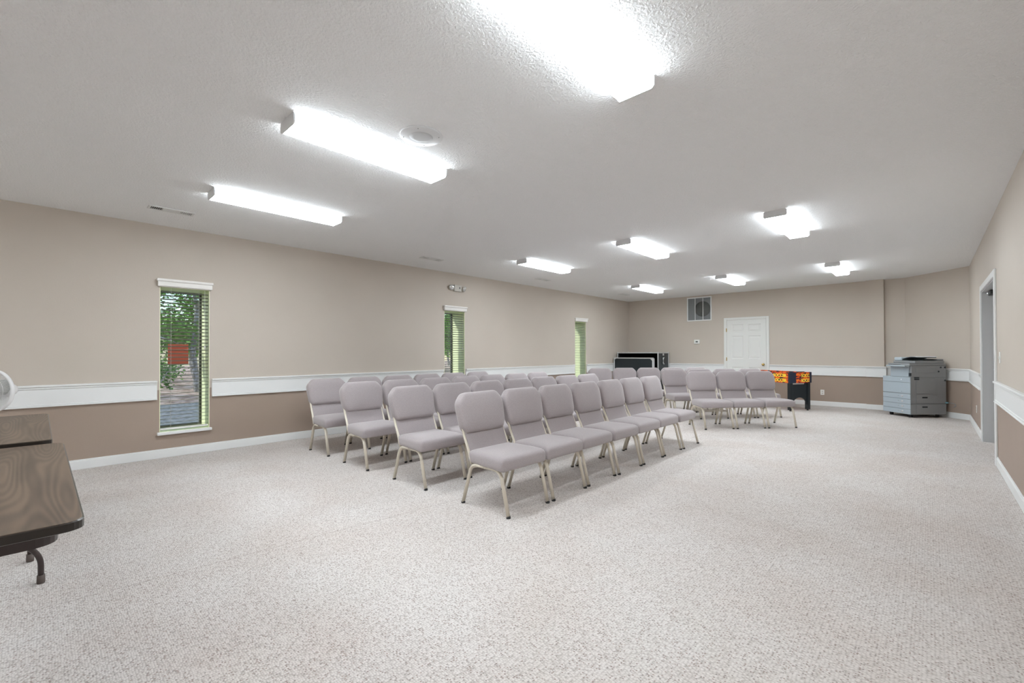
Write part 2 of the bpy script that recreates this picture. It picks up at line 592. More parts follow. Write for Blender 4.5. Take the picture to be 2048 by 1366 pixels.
WINY = [(0.973, 1.470), (5.180, 5.678), (9.375, 9.870)]
WZ0, WZ1, WD = 0.300, 2.020, 0.42
SPLIT = 0.80
def wbox(mb, x0, x1, y0, y1, z0, z1):
    for a, b_, mi in ((z0, min(z1, SPLIT), 1), (max(z0, SPLIT), z1, 0)):
        if b_ - a > 1e-4:
            mb.mi = mi
            mb.box((x0, y0, a), (x1, y1, b_))
mb = MB()
ys = [YB - 0.2]
for a, b_ in WINY:
    wbox(mb, XL - WD, XL, ys[-1], a, 0, H)
    wbox(mb, XL - WD, XL, a, b_, 0, WZ0)
    wbox(mb, XL - WD, XL, a, b_, WZ1, H)
    ys.append(b_)
wbox(mb, XL - WD, XL, ys[-1], YF + 0.2, 0, H)
tag(mb.build('wall_left', ['wall_up', 'wall_lo']), 'long beige left wall with darker tan below a white rail and three slim windows', 'wall', kind='structure')
mb = MB()
wbox(mb, XL, -0.36, YF + 0.024, YF + 0.2, 0, H)
wbox(mb, XL, -0.985, YF, YF + 0.024, 0, H)
wbox(mb, -0.985, -0.69, YF - 0.07, YF + 0.024, 0, H)
tag(mb.build('wall_far', ['wall_up', 'wall_lo']), 'far beige end wall with a shallow pilaster near its right end', 'wall', kind='structure')
# 45 degree wall behind the copier
A = Vector((-0.36, YF + 0.024, 0)); B = Vector((XR, 11.30, 0))
dv = (B - A).normalized(); nv = Vector((-dv.y, dv.x, 0))
if nv.y < 0: nv = -nv
mb = MB()
for z0, z1, mi in ((0, SPLIT, 1), (SPLIT, H, 0)):
    mb.mi = mi
    q = [A, B + dv * 0.1, B + dv * 0.1 + nv * 0.12, A + nv * 0.12]
    mb.prism([(p.x, p.y) for p in q], z0, z1)
tag(mb.build('wall_corner', ['wall_up', 'wall_lo']), 'beige wall set at an angle across the far right corner', 'wall', kind='structure')
DY0, DY1, DZ = 7.085, 8.80, 2.045
mb = MB()
wbox(mb, XR, XR + 0.16, YB - 0.2, DY0, 0, H)
wbox(mb, XR, XR + 0.16, DY1, 11.42, 0, H)
wbox(mb, XR, XR + 0.16, DY0, DY1, DZ, H)
tag(mb.build('wall_right', ['wall_up', 'wall_lo']), 'right hand beige wall running past the camera with a doorway in it', 'wall', kind='structure')
mb = MB()
wbox(mb, XL - 0.3, XR + 0.2, YB - 0.16, YB, 0, H)
tag(mb.build('wall_back', ['wall_up', 'wall_lo']), 'beige end wall behind the camera', 'wall', kind='structure')

# mouldings: run profile boxes along straight wall runs
def run(mb, p0, p1, n, prof):
    """p0->p1 along wall (2D), n = unit normal into the room, prof = [(z0,z1,depth)]"""
    p0 = Vector((*p0, 0)); p1 = Vector((*p1, 0)); n = Vector((*n, 0))
    d = (p1 - p0); L = d.length; d.normalize()
    for z0, z1, dep in prof:
        m = Matrix(((d.x, n.x, 0, p0.x), (d.y, n.y, 0, p0.y), (0, 0, 1, 0), (0, 0, 0, 1)))
        mb.box((0, -0.002, z0), (L, dep, z1), bev=min(0.004, (z1 - z0) * 0.3, dep * 0.3), mtx=m, seg=1)
RAIL = [(0.708, 0.868, 0.016), (0.868, 0.890, 0.024), (0.890, 0.911, 0.036), (0.700, 0.716, 0.022), (0.686, 0.701, 0.030)]
BASE = [(0.0, 0.092, 0.014), (0.092, 0.105, 0.009)]
nC = -nv
def runs(prof, left, far, corner, right):
    return
left_runs = [((XL, a), (XL, b_)) for a, b_ in ((YB, 0.950), (1.492, 5.155), (5.70, 9.350), (9.892, YF))]
mb = MB()
for p0, p1 in left_runs: run(mb, p0, p1, (1, 0), RAIL)
tag(mb.build('trim_1', 'trim'), 'broad white chair rail along the left window wall', 'chair rail', kind='structure')
mb = MB()
for p0, p1 in (((XL, YF), (-3.882, YF)), ((-2.834, YF), (-0.985, YF))): run(mb, p0, p1, (0, -1), RAIL)
run(mb, (-0.985, YF - 0.07), (-0.655, YF - 0.07), (0, -1), RAIL)
run(mb, (-0.655, YF + 0.024), (-0.36, YF + 0.024), (0, -1), RAIL)
tag(mb.build('trim_2', 'trim'), 'broad white chair rail along the far end wall', 'chair rail', kind='structure')
mb = MB()
run(mb, (A.x, A.y), (B.x, B.y), (nC.x, nC.y), RAIL)
tag(mb.build('trim_3', 'trim'), 'broad white chair rail on the angled corner wall behind the copier', 'chair rail', kind='structure')
mb = MB()
for p0, p1 in (((XR, YB), (XR, DY0 - 0.085)), ((XR, DY1 + 0.085), (XR, 11.32))): run(mb, p0, p1, (-1, 0), RAIL)
tag(mb.build('trim_4', 'trim'), 'broad white chair rail on the right wall either side of the doorway', 'chair rail', kind='structure')
mb = MB(); run(mb, (XL, YB), (XL, YF), (1, 0), BASE)
tag(mb.build('baseboard_left', 'trim'), 'white baseboard along the left window wall', 'baseboard', kind='structure')
mb = MB()
for p0, p1 in (((XL, YF), (-3.882, YF)), ((-2.834, YF), (-0.985, YF)), ((-0.985, YF - 0.07), (-0.69, YF - 0.07)), ((-0.69, YF + 0.024), (-0.36, YF + 0.024))):
    run(mb, p0, p1, (0, -1), BASE)
tag(mb.build('baseboard_far', 'trim'), 'white baseboard along the far end wall', 'baseboard', kind='structure')
mb = MB(); run(mb, (A.x, A.y), (B.x, B.y), (nC.x, nC.y), BASE)
tag(mb.build('baseboard_corner', 'trim'), 'white baseboard along the angled corner wall', 'baseboard', kind='structure')
mb = MB()
for p0, p1 in (((XR, YB), (XR, DY0 - 0.085)), ((XR, DY1 + 0.085), (XR, 11.32))): run(mb, p0, p1, (-1, 0), BASE)
tag(mb.build('baseboard_right', 'trim'), 'white baseboard along the right wall', 'baseboard', kind='structure')

# ------------------------------------------------------------------ doors
d1 = thing('door_1', 'white six panel door closed in the far wall', 'door', (-3.358, YF, 0), kind='structure')
mb = MB()
for x0, x1, z0, z1 in ((-0.520, -0.452, 0, 2.100), (0.458, 0.522, 0, 2.100), (-0.452, 0.458, 2.040, 2.100)):
    mb.box((x0, -0.020, z0), (x1, 0.0, z1), bev=0.005)
mb.build('casing', 'doorwhite', d1)
def panel_door(w0, w1, h, y, parent):
    """six raised panels on a slab whose front is at y"""
    mb = MB()
    w = w1 - w0
    xs = [w0, w0 + 0.115, w0 + w / 2 - 0.055, w0 + w / 2 + 0.055, w1 - 0.115, w1]
    zs = [0.008, 0.23, 0.84, 1.05, 1.63, 1.73, 1.92, h]
    for i in range(5):
        for j in range(7):
            x0, x1, z0, z1 = xs[i], xs[i + 1], zs[j], zs[j + 1]
            if i in (1, 3) and j in (1, 3, 5):
                def rect(ins, yy): return [(x0 + ins, yy, z0 + ins), (x1 - ins, yy, z0 + ins), (x1 - ins, yy, z1 - ins), (x0 + ins, yy, z1 - ins)]
                R = [rect(0, y), rect(0.012, y + 0.009), rect(0.030, y + 0.009), rect(0.050, y + 0.003)]
                for a, b_ in zip(R[:-1], R[1:]):
                    for k in range(4):
                        mb.face([a[k], a[(k + 1) % 4], b_[(k + 1) % 4], b_[k]])
                mb.face(R[-1])
            else:
                mb.face([(x0, y, z0), (x1, y, z0), (x1, y, z1), (x0, y, z1)])
    for x in (w0, w1):
        mb.face([(x, y, 0.008), (x, y + 0.012, 0.008), (x, y + 0.012, h), (x, y, h)])
    mb.face([(w0, y, h), (w1, y, h), (w1, y + 0.012, h), (w0, y + 0.012, h)])
    o = mb.build('door_panel', 'doorwhite', parent)
    bm = bmesh.new(); bm.from_mesh(o.data)
    bmesh.ops.remove_doubles(bm, verts=bm.verts, dist=1e-5)
    bmesh.ops.recalc_face_normals(bm, faces=bm.faces)
    bm.to_mesh(o.data); bm.free()
    return o
panel_door(-0.448, 0.454, 2.036, -0.0125, d1)
k = MB().lathe([(0.030, 0), (0.030, 0.006), (0.012, 0.010), (0.012, 0.030), (0.027, 0.040), (0.029, 0.052), (0.022, 0.064), (0.006, 0.069)], (0.392, -0.012, 0.915), (0, -1, 0), 20).build('knob', 'brass', d1)
k['label'] = 'brass knob'
for z in (0.25, 1.04, 1.785):
    MB().box((-0.466, -0.026, z - 0.045), (-0.446, -0.012, z + 0.045), bev=0.003).build('hinge', 'brass', d1)

d2 = thing('door_2', 'grey painted doorway recess in the right wall', 'door', (XR, (DY0 + DY1) / 2, 0), kind='structure')
hw = (DY1 - DY0) / 2
mb = MB()
for y0, y1, z0, z1 in ((-hw - 0.075, -hw + 0.004, 0, DZ + 0.07), (hw - 0.004, hw + 0.075, 0, DZ + 0.07), (-hw, hw, DZ - 0.004, DZ + 0.07)):
    mb.box((-0.018, y0, z0), (0.0, y1, z1), bev=0.004)
mb.build('casing', 'trim', d2)
mb = MB()
mb.box((0.0, -hw - 0.001, 0), (0.158, -hw + 0.018, DZ)); mb.box((0.0, hw - 0.018, 0), (0.158, hw + 0.001, DZ)); mb.box((0.0, -hw, DZ - 0.018), (0.158, hw, DZ))
for s_ in (-1, 1):
    mb.box((0.092, s_ * (hw - 0.032), 0), (0.112, s_ * (hw - 0.017), DZ - 0.018))
mb.build('jamb', 'jamb', d2)
for s_ in (-1, 1):
    y0, y1 = sorted((s_ * 0.003, s_ * (hw - 0.022)))
    dd = MB().box((0.114, y0, 0.006), (0.156, y1, DZ - 0.022), bev=0.002).build('door_panel', 'jamb', d2)
    MB().tube([(0.106, s_ * 0.06, 1.0), (0.062, s_ * 0.06, 1.0), (0.062, s_ * 0.17, 1.0)], 0.009).build('lever', 'steel', dd)
cl = MB().box((0.050, hw - 0.42, DZ - 0.075), (0.112, hw - 0.12, DZ - 0.024), bev=0.006).build('door_closer', 'black', d2)
MB().tube([(0.045, hw - 0.10, DZ - 0.045), (0.080, hw - 0.13, DZ - 0.045)], 0.012).build('closer_arm', 'steel', cl)

# ------------------------------------------------------------------ windows and blinds
def make_window(n, y0, y1, label, sign=False):
    w = thing('window_%d' % n, label, 'window', (XL, (y0 + y1) / 2, WZ0), kind='structure')
    h = (y1 - y0) / 2; Z = WZ1 - WZ0
    mb = MB()
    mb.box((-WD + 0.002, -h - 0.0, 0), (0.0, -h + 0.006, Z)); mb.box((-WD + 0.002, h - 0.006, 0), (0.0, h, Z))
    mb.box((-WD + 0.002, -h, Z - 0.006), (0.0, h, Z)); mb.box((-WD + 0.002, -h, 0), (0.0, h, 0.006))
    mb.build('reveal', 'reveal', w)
    mb = MB()
    for a, b_, c, d in ((-h + 0.006, -h + 0.030, 0.006, Z - 0.006), (h - 0.030, h - 0.006, 0.006, Z - 0.006), (-h + 0.03, h - 0.03, 0.006, 0.032), (-h + 0.03, h - 0.03, Z - 0.03, Z - 0.006)):
        mb.box((-0.405, a, c), (-0.365, b_, d), bev=0.003)
    mb.build('frame', 'bronze', w)
    MB().box((-0.388, -h + 0.03, 0.032), (-0.384, h - 0.03, Z - 0.03)).build('pane', 'glass', w)
    MB().box((-0.004, -h - 0.024, -0.030), (0.045, h + 0.020, 0.004), bev=0.007).build('sill', 'trim', w)
    return w
make_window(1, *WINY[0], 'slim window with a red card on its glass, nearest the camera on the left wall')
make_window(2, *WINY[1], 'slim middle window of the left wall, half showing green trees')
make_window(3, *WINY[2], 'slim window at the far end of the left wall near the black case')

def make_blind(y0, y1, label):
    b = thing('window_blind', label, 'blind', (XL, (y0 + y1) / 2, WZ0), group='window blinds on the left wall')
    h = (y1 - y0) / 2; Z = WZ1 - WZ0
    mb = MB()
    mb.box((0.0, -h - 0.024, Z + 0.004), (0.050, h + 0.020, Z + 0.062), bev=0.004)
    mb.box((0.0, -h - 0.032, Z + 0.060), (0.064, h + 0.028, Z + 0.090), bev=0.006)
    mb.box((0.0, -h - 0.018, Z - 0.002), (0.040, h + 0.014, Z + 0.010), bev=0.003)
    mb.build('valance', 'blindwhite', b)
    mb = MB()
    nsl = 38
    for i in range(nsl):
        z = 0.062 + i * (Z - 0.075) / nsl
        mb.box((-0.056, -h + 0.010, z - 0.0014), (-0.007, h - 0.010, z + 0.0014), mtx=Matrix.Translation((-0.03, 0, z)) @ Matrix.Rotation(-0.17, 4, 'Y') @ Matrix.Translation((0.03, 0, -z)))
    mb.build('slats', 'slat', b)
    MB().box((-0.054, -h + 0.010, 0.024), (-0.008, h - 0.014, 0.044), bev=0.004).build('bottom_rail', 'blindwhite', b)
    for y in (-h + 0.11, h - 0.11):
        mb = MB()
        for x in (-0.056, -0.006): mb.tube([(x, y, 0.03), (x, y, Z)], 0.0009, seg=5)
        mb.build('ladder_cord', 'blindwhite', b)
    mb = MB().tube([(-0.002, h - 0.05, Z - 0.01), (-0.001, h - 0.05, Z - 0.70)], 0.0016, seg=6)
    mb.lathe([(0.003, 0), (0.008, 0.012), (0.008, 0.030), (0.003, 0.04)], (-0.001, h - 0.05, Z - 0.74), (0, 0, 1), 10)
    mb.build('pull_cord', 'blindwhite', b)
    return b
b1 = make_blind(*WINY[0], 'open slatted blind on the window nearest the camera, with the red card behind it')
make_blind(*WINY[1], 'open slatted blind on the middle window, below the emergency light')
make_blind(*WINY[2], 'open slatted blind on the farthest window, left of the black case')
tag(MB().box((-6.979, 1.111, 1.088), (-6.972, 1.323, 1.347), bev=0.001).build('paper_sign', 'red'),
    'plain red square card fixed to the glass of the nearest window', 'sign')

# ------------------------------------------------------------------ ceiling lights
def make_light():
    t = thing('ceiling_light', '', 'ceiling light', (0, 0, H))
    w, L = 0.215, 1.200
    MB().box((-0.075, -L / 2 + 0.02, -0.022), (0.075, L / 2 - 0.02, 0.0), bev=0.002).build('housing', 'cap', t)
    prof = [(-w / 2 + 0.004, -0.020), (-w / 2, -0.026), (-w / 2, -0.056), (-w / 2 + 0.010, -0.068), (w / 2 - 0.010, -0.068), (w / 2, -0.056), (w / 2, -0.026), (w / 2 - 0.004, -0.020)]
    mb = MB()
    mb.loft([[Vector((x, y, z)) for x, z in prof] for y in (-L / 2 + 0.006, L / 2 - 0.006)], smooth=False)
    ln = mb.build('lens', ['lens', 'lensside'], t)
    for pl_ in ln.data.polygons:
        if abs(pl_.normal.z) < 0.9: pl_.material_index = 1
    for s_ in (-1, 1):
        y0, y1 = sorted((s_ * (L / 2 - 0.006), s_ * (L / 2 + 0.004)))
        p2 = [(-w / 2 - 0.004, -0.006), (-w / 2 - 0.004, -0.058), (-w / 2 + 0.009, -0.072), (w / 2 - 0.009, -0.072), (w / 2 + 0.004, -0.058), (w / 2 + 0.004, -0.006), (w / 2 - 0.012, 0.0), (-w / 2 + 0.012, 0.0)]
        mb = MB()
        mb.loft([[Vector((x, y, z)) for x, z in p2] for y in (y0, y1)], smooth=False)
        mb.build('end_cap', 'cap', t)
    return t
cols = [(-1.190, 'right'), (-2.985, 'middle'), (-4.820, 'left')]
lrows = [(1.685, 'nearest row of lights'), (5.967, 'second row of lights'), (9.80, 'farthest row of lights'), (-2.55, 'row of lights behind the camera')]
proto = make_light()
first = True
LIGHTLAB = {
    (0, 0): 'long glowing ceiling light cut by the top of the view, the biggest one',
    (0, 1): 'long glowing ceiling light beside the round ceiling speaker',
    (0, 2): 'long glowing ceiling light beside the ceiling vent nearest the camera',
    (1, 0): 'glowing ceiling light, rightmost of the middle row of three',
    (1, 1): 'glowing ceiling light, centre of the middle row of three',
    (1, 2): 'glowing ceiling light, leftmost of the middle row of three',
    (2, 0): 'glowing ceiling light, rightmost of the farthest row of three',
    (2, 1): 'glowing ceiling light, centre of the farthest row of three',
    (2, 2): 'glowing ceiling light, leftmost of the farthest row above the wall grille',
    (3, 0): 'glowing ceiling light behind the camera by the right wall',
    (3, 1): 'glowing ceiling light behind the camera in mid ceiling',
    (3, 2): 'glowing ceiling light behind the camera by the left wall',
}
for i, (y, _) in enumerate(lrows):
    for j, (x, _) in enumerate(cols):
        o = proto if first else dup(proto)
        first = False
        o.location = (x, y, H)
        o['label'] = LIGHTLAB[(i, j)]
        o['group'] = 'fluorescent ceiling lights'

# ------------------------------------------------------------------ ceiling speaker
sp = thing('ceiling_speaker', 'round white speaker grille set in the ceiling beside a light', 'speaker', (-2.565, 1.815, H))
MB().lathe([(0.146, 0.0), (0.147, -0.005), (0.141, -0.009), (0.082, -0.0115)], seg=48).build('baffle', 'cap', sp)
mb = MB().lathe([(0.0815, -0.010), (0.081, -0.0122), (0.05, -0.0128), (0.005, -0.013)], seg=40)
g = mb.build('grille', 'spkgrille', sp)
for a in range(4):
    an = math.radians(45 + 90 * a)
    MB().lathe([(0.004, -0.010), (0.003, -0.0135)], (0.122 * math.cos(an), 0.122 * math.sin(an), 0), seg=8).build('screw', 'ventgrey', sp)

# ------------------------------------------------------------------ ceiling vents
def make_vent():
    t = thing('ceiling_vent', '', 'vent', (0, 0, H))
    w, L = 0.070, 0.195
    mb = MB()
    for lo, hi in (((-w, -L, -0.010), (w, -L + 0.022, 0)), ((-w, L - 0.022, -0.010), (w, L, 0)), ((-w, -L + 0.022, -0.010), (-w + 0.022, L - 0.022, 0)), ((w - 0.022, -L + 0.022, -0.010), (w, L - 0.022, 0)),
                   ((-w + 0.022, -0.075, -0.009), (w - 0.022, 0.075, 0))):
        mb.box(lo, hi, bev=0.003)
    mb.build('frame', 'vent', t)
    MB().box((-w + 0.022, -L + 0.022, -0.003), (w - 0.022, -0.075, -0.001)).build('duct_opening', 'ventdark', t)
    MB().box((-w + 0.022, 0.075, -0.004), (w - 0.022, L - 0.022, -0.001)).build('damper', 'ventgrey', t)
    for s_ in (-1, 1):
        mb = MB()
        for i in range(6):
            y = s_ * (0.082 + i * 0.016)
            mb.box((-w + 0.022, y - 0.001, -0.008), (w - 0.022, y + 0.0015, -0.002), mtx=Matrix.Translation((0, y, -0.005)) @ Matrix.Rotation(s_ * 0.6, 4, 'X') @ Matrix.Translation((0, -y, 0.005)))
        mb.build('louvers', 'vent', t)
    return t
pv = make_vent()
for i, (y, lab) in enumerate(((0.955, 'white ceiling air vent with dark slots, nearest the camera on the left'), (4.315, 'small ceiling air vent above the emergency light'),
                              (7.13, 'small ceiling air vent between the middle and farthest windows'), (10.48, 'small ceiling air vent in the far left corner'))):
    o = pv if i == 0 else dup(pv)
    o.location = (-5.815, y, H)
    o['label'] = lab
    o['group'] = 'ceiling vents along the left wall'

# ------------------------------------------------------------------ wall fittings
gr = thing('return_air_grille', 'white framed return air grille high on the far wall', 'vent', (-4.509, YF, 2.382))
mb = MB()
hw_, hh = 0.324, 0.322
for lo, hi in (((-hw_, -0.016, -hh), (-hw_ + 0.028, 0, hh)), ((hw_ - 0.028, -0.016, -hh), (hw_, 0, hh)), ((-hw_ + 0.028, -0.016, hh - 0.03), (hw_ - 0.028, 0, hh)), ((-hw_ + 0.028, -0.016, -hh), (hw_ - 0.028, 0, -hh + 0.028)),
               ((-0.112, -0.014, -hh + 0.028), (-0.098, -0.002, hh - 0.03)), ((0.094, -0.014, -hh + 0.028), (0.108, -0.002, hh - 0.03))):
    mb.box(lo, hi, bev=0.003)
mb.build('frame', 'trim', gr)
MB().box((-hw_ + 0.028, -0.003, -hh + 0.028), (hw_ - 0.028, -0.001, hh - 0.03)).build('mesh_screen', 'grille', gr)
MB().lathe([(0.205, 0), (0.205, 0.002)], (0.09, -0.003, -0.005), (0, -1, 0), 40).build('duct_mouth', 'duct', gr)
mb = MB()
for i in range(28):
    x = -hw_ + 0.035 + i * 0.0213
    mb.box((x, -0.009, -hh + 0.028), (x + 0.002, -0.006, hh - 0.03))
mb.build('blades', 'grillelight', gr)

th = thing('thermostat', 'small white thermostat on the far wall left of the door', 'thermostat', (-4.570, YF, 1.501))
MB().box((-0.075, -0.026, -0.058), (0.075, 0, 0.058), bev=0.010).build('body', 'plastic', th)
MB().box((-0.030, -0.0275, -0.018), (0.030, -0.0255, 0.018)).build('screen', 'lcd', th)

def outlet(name, label, cat, loc, rz, switch=False):
    t = thing(name, label, cat, loc, rz)
    MB().box((-0.036, -0.006, -0.058), (0.036, 0, 0.058), bev=0.003).build('plate', 'plastic', t)
    if switch:
        MB().box((-0.008, -0.014, -0.014), (0.008, -0.005, 0.014), bev=0.002).build('toggle', 'plastic', t)
    else:
        for z in (-0.022, 0.022):
            s_ = MB().box((-0.016, -0.009, z - 0.014), (0.016, -0.005, z + 0.014), bev=0.004).build('socket', 'beige', t)
            mb = MB()
            for x in (-0.006, 0.006): mb.box((x - 0.0012, -0.0096, z - 0.004), (x + 0.0012, -0.0085, z + 0.006))
            mb.build('slot', 'black', s_)
    return t
outlet('wall_outlet', 'white power outlet low on the far wall right of the football table', 'outlet', (-1.774, YF, 0.305), 0)
outlet('wall_outlet', 'white power outlet low on the right wall before the doorway corner', 'outlet', (XR, 9.86, 0.34), -math.pi / 2)
outlet('light_switch', 'white light switch on the right wall beside the doorway', 'switch', (XR, 6.70, 1.165), -math.pi / 2, True)

em = thing('emergency_light', 'twin lamp emergency light on the left wall above the middle window', 'emergency light', (XL, 5.474, 2.458))
MB().box((0.0, -0.086, -0.062), (0.052, 0.086, 0.060), bev=0.006).build('battery_box', 'beige', em)
MB().box((0.0525, 0.030, -0.012), (0.054, 0.048, 0.022)).build('indicator', 'black', em)
for s_, ay in ((-1, 0.35), (1, -0.55)):
    ax = Vector((1, -0.45 * 1, -0.15)) if s_ < 0 else Vector((1, 0.25, -0.3))
    ax.normalize()
    o_ = Vector((0.030, s_ * 0.150, 0.004))
    hd = MB().lathe([(0.012, -0.030), (0.036, -0.018), (0.050, 0.012), (0.054, 0.030), (0.050, 0.034)], o_, ax, 24).build('lamp_head', 'beige', em)
    MB().lathe([(0.049, 0.0345), (0.040, 0.040), (0.020, 0.044), (0.004, 0.045)], o_, ax, 24).build('reflector', 'reflector', hd)
    MB().tube([(0.025, s_ * 0.084, 0.0), (0.025, s_ * 0.112, 0.0)], 0.011).build('lamp_arm', 'beige', em)

# ================================================================== CHAIRS
def pillow(rings_def, outline, place):
    """rings_def: [(inset, depth)]; outline: 2D pts; place(u, v, depth) -> Vector"""
    us = [p[0] for p in outline]; vs = [p[1] for p in outline]
    cu, cv = (max(us) + min(us)) / 2, (max(vs) + min(vs)) / 2
    hu, hv = (max(us) - min(us)) / 2, (max(vs) - min(vs)) / 2
    rings = []
    for ins, dep in rings_def:
        ku, kv = 1 - ins / hu, 1 - ins / hv
        rings.append([place(cu + (p[0] - cu) * ku, cv + (p[1] - cv) * kv, dep) for p in outline])
    return rings

def round_poly(pts, rads, n=5):
    out = []
    N = len(pts)
    for i in range(N):
        p = Vector(pts[i]); a = Vector(pts[i - 1]) - p; b_ = Vector(pts[(i + 1) % N]) - p
        rr = min(rads[i], a.length * 0.48, b_.length * 0.48)
        p0 = p + a.normalized() * rr; p1 = p + b_.normalized() * rr
        for k_ in range(n + 1):
            t = k_ / n
            out.append(tuple(p0 * (1 - t) ** 2 + p * 2 * t * (1 - t) + p1 * t ** 2))
    return out

def make_chair():
    t = thing('stacking_chair', '', 'chair')
    # seat cushion: deep waterfall front, crowned top
    out = round_poly([(-0.200, -0.236), (0.10, -0.262), (0.224, -0.262), (0.224, 0.262), (0.10, 0.262), (-0.200, 0.236)], [0.025, 0.1, 0.030, 0.030, 0.1, 0.025])
    def sp_(u_, v_, z):
        front = max(0.0, (u_ - 0.02) / 0.2)
        return Vector((u_, v_, z - 0.010 * front * front * (1 if z < 0.40 else 0.6)))
    rd = [(0.022, 0.343), (0.006, 0.345), (0.001, 0.354), (0.0, 0.372), (0.0, 0.402), (0.003, 0.418), (0.010, 0.430), (0.022, 0.439), (0.042, 0.446), (0.08, 0.452), (0.13, 0.455), (0.18, 0.456)]
    MB().loft(pillow(rd, out, sp_)).build('seat', 'fabric', t)
    # back posts line
    P0 = Vector((-0.255, 0, 0.565)); up = Vector((-0.078, 0, 0.322)).normalized(); fw = Vector((up.z, 0, -up.x))
    Lh = 0.335
    ol = [(-0.212, 0.0), (0.212, 0.0), (0.243, 0.048), (0.257, 0.20), (0.255, 0.262), (0.188, Lh), (-0.188, Lh), (-0.255, 0.262), (-0.257, 0.20), (-0.243, 0.048)]
    ol = round_poly(ol, [0.018, 0.018, 0.03, 0.05, 0.030, 0.026, 0.026, 0.030, 0.05, 0.03], 4)
    def bp_(u_, v_, d):
        q = P0 + up * v_ + fw * d
        return Vector((q.x, u_, q.z))
    rb = [(0.05, -0.040), (0.014, -0.039), (0.003, -0.030), (0.0, -0.015), (0.0, 0.018), (0.004, 0.032), (0.014, 0.043), (0.032, 0.050), (0.07, 0.056), (0.12, 0.059)]
    MB().loft(pillow(rb, ol, bp_)).build('backrest', 'fabric', t)
    mb = MB()
    q = [(-0.196, 0.405), (-0.176, 0.405), (-0.226, 0.53), (-0.252, 0.60), (-0.274, 0.60), (-0.248, 0.53)]
    mb.prism(q, -0.219, 0.219, 'xz')
    mb.build('lower_back_panel', 'fabric', t)
    for s_ in (-1, 1):
        y = s_ * 0.2325
        fl_ = fillet([(0.256, y, 0.010), (0.172, y, 0.338), (0.0, y, 0.336)], 0.07, 5)
        lg = MB().tube(fl_, 0.0128, 0.0165, 12, ref=(0, 1, 0)).build('leg', 'cream', t)
        MB().lathe([(0.0165, 0.0), (0.0175, 0.004), (0.0155, 0.018)], (0.2565, y, 0.0), (-0.05, 0, 1), 12).build('rubber_foot', 'black', lg)
        bl = fillet([(-0.256, y, 0.010), (-0.150, y, 0.336), (0.0, y, 0.336)], 0.07, 5)
        lg = MB().tube(bl, 0.0128, 0.0165, 12, ref=(0, 1, 0)).build('leg', 'cream', t)
        MB().lathe([(0.0165, 0.0), (0.0175, 0.004), (0.0155, 0.018)], (-0.2565, y, 0.0), (0.06, 0, 1), 12).build('rubber_foot', 'black', lg)
        MB().box((-0.247, y + s_ * 0.008 - 0.004, 0.052), (-0.232, y + s_ * 0.008 + 0.004, 0.070), bev=0.002).build('bumper', 'black', lg)
        ps = fillet([(-0.155, y * 0.99, 0.335), (-0.190, y * 0.985, 0.430), (-0.262, y * 0.975, 0.575), (-0.318, y * 0.90, 0.80)], 0.05, 4)
        MB().tube(ps, 0.0085, 0.013, 10, ref=(0, 1, 0)).build('back_post', 'cream', t)
    MB().tube([(0.175, -0.2325, 0.336), (0.175, 0.2325, 0.336)], 0.011, 0.011, 8).build('front_rail', 'cream', t)
    for x, z in ((-0.165, 0.300), (-0.150, 0.330)):
        MB().tube([(x, -0.2325, z), (x, 0.2325, z)], 0.008, 0.008, 8).build('stretcher', 'cream', t)
    return t

ORD = ['first', 'second', 'third', 'fourth', 'fifth', 'sixth', 'seventh']
chair0 = make_chair()
used = [False]
def place(x, y, rz, label, group):
    if not used[0]:
        used[0] = True
        o = chair0
        o.location = (x, y, 0); o.rotation_euler = (0, 0, rz); o['label'] = label; o['group'] = group
        return o
    return dup(chair0, (x, y, 0), rz, label, group)
LEFT = [(-2.541, 7, 'front row, beside the open carpet', 0.0), (-3.556, 7, 'second row of the long block', 0.0),
        (-4.541, 7, 'third row of the long block', -0.01), (-5.473, 6, 'back row beside the window wall', 0.015)]
for ri, (x, n, rl, jy) in enumerate(LEFT):
    for k_ in range(n):
        jit = 0.006 * math.sin(k_ * 2.3 + ri)
        if k_ == 0:
            lab = 'grey padded chair at the camera end of the ' + rl
        elif k_ == n - 1:
            lab = 'grey padded chair at the far end of the ' + rl
        else:
            lab = '%s chair from the camera end of the %s' % (ORD[k_], rl)
        place(x + jit, 2.622 + jy - 0.014 * ri + 0.5365 * k_, 0.004 * math.sin(k_ + ri), lab, 'chairs in the long block')
def arow(cx, cy, deg, pitch, n, rl, grp='chairs in the angled block'):
    a = math.radians(deg)
    l_ = Vector((-math.sin(a), math.cos(a)))
    for k_ in range(n):
        if k_ == 0: lab = 'grey padded chair at the left end of the ' + rl
        elif k_ == n - 1: lab = 'grey padded chair at the right end of the ' + rl
        elif n == 3: lab = 'grey padded chair in the middle of the ' + rl
        else: lab = '%s chair from the left in the %s' % (ORD[k_], rl)
        place(cx + l_.x * pitch * k_, cy + l_.y * pitch * k_, a + 0.005 * math.sin(3 * k_), lab, grp)
arow(-2.6248, 7.5615, -40.9, 0.536, 3, 'angled block, three chair front row')
rack_chair = [o for o in COL.objects if o.parent is None and o.get('label', '').startswith('grey padded chair at the left end of the angled block')][0]
mb = MB()
for x in (-0.13, 0.13): mb.tube([(x, -0.215, 0.272), (x, 0.215, 0.272)], 0.005, seg=6)
for y in (-0.215, 0.215): mb.tube(fillet([(-0.13, y, 0.332), (-0.13, y, 0.272), (0.13, y, 0.272), (0.13, y, 0.332)], 0.02, 3), 0.005, seg=6)
for i in range(6): mb.tube([(-0.13 + i * 0.052, -0.215, 0.272), (-0.13 + i * 0.052, -0.215, 0.330)], 0.004, seg=6)
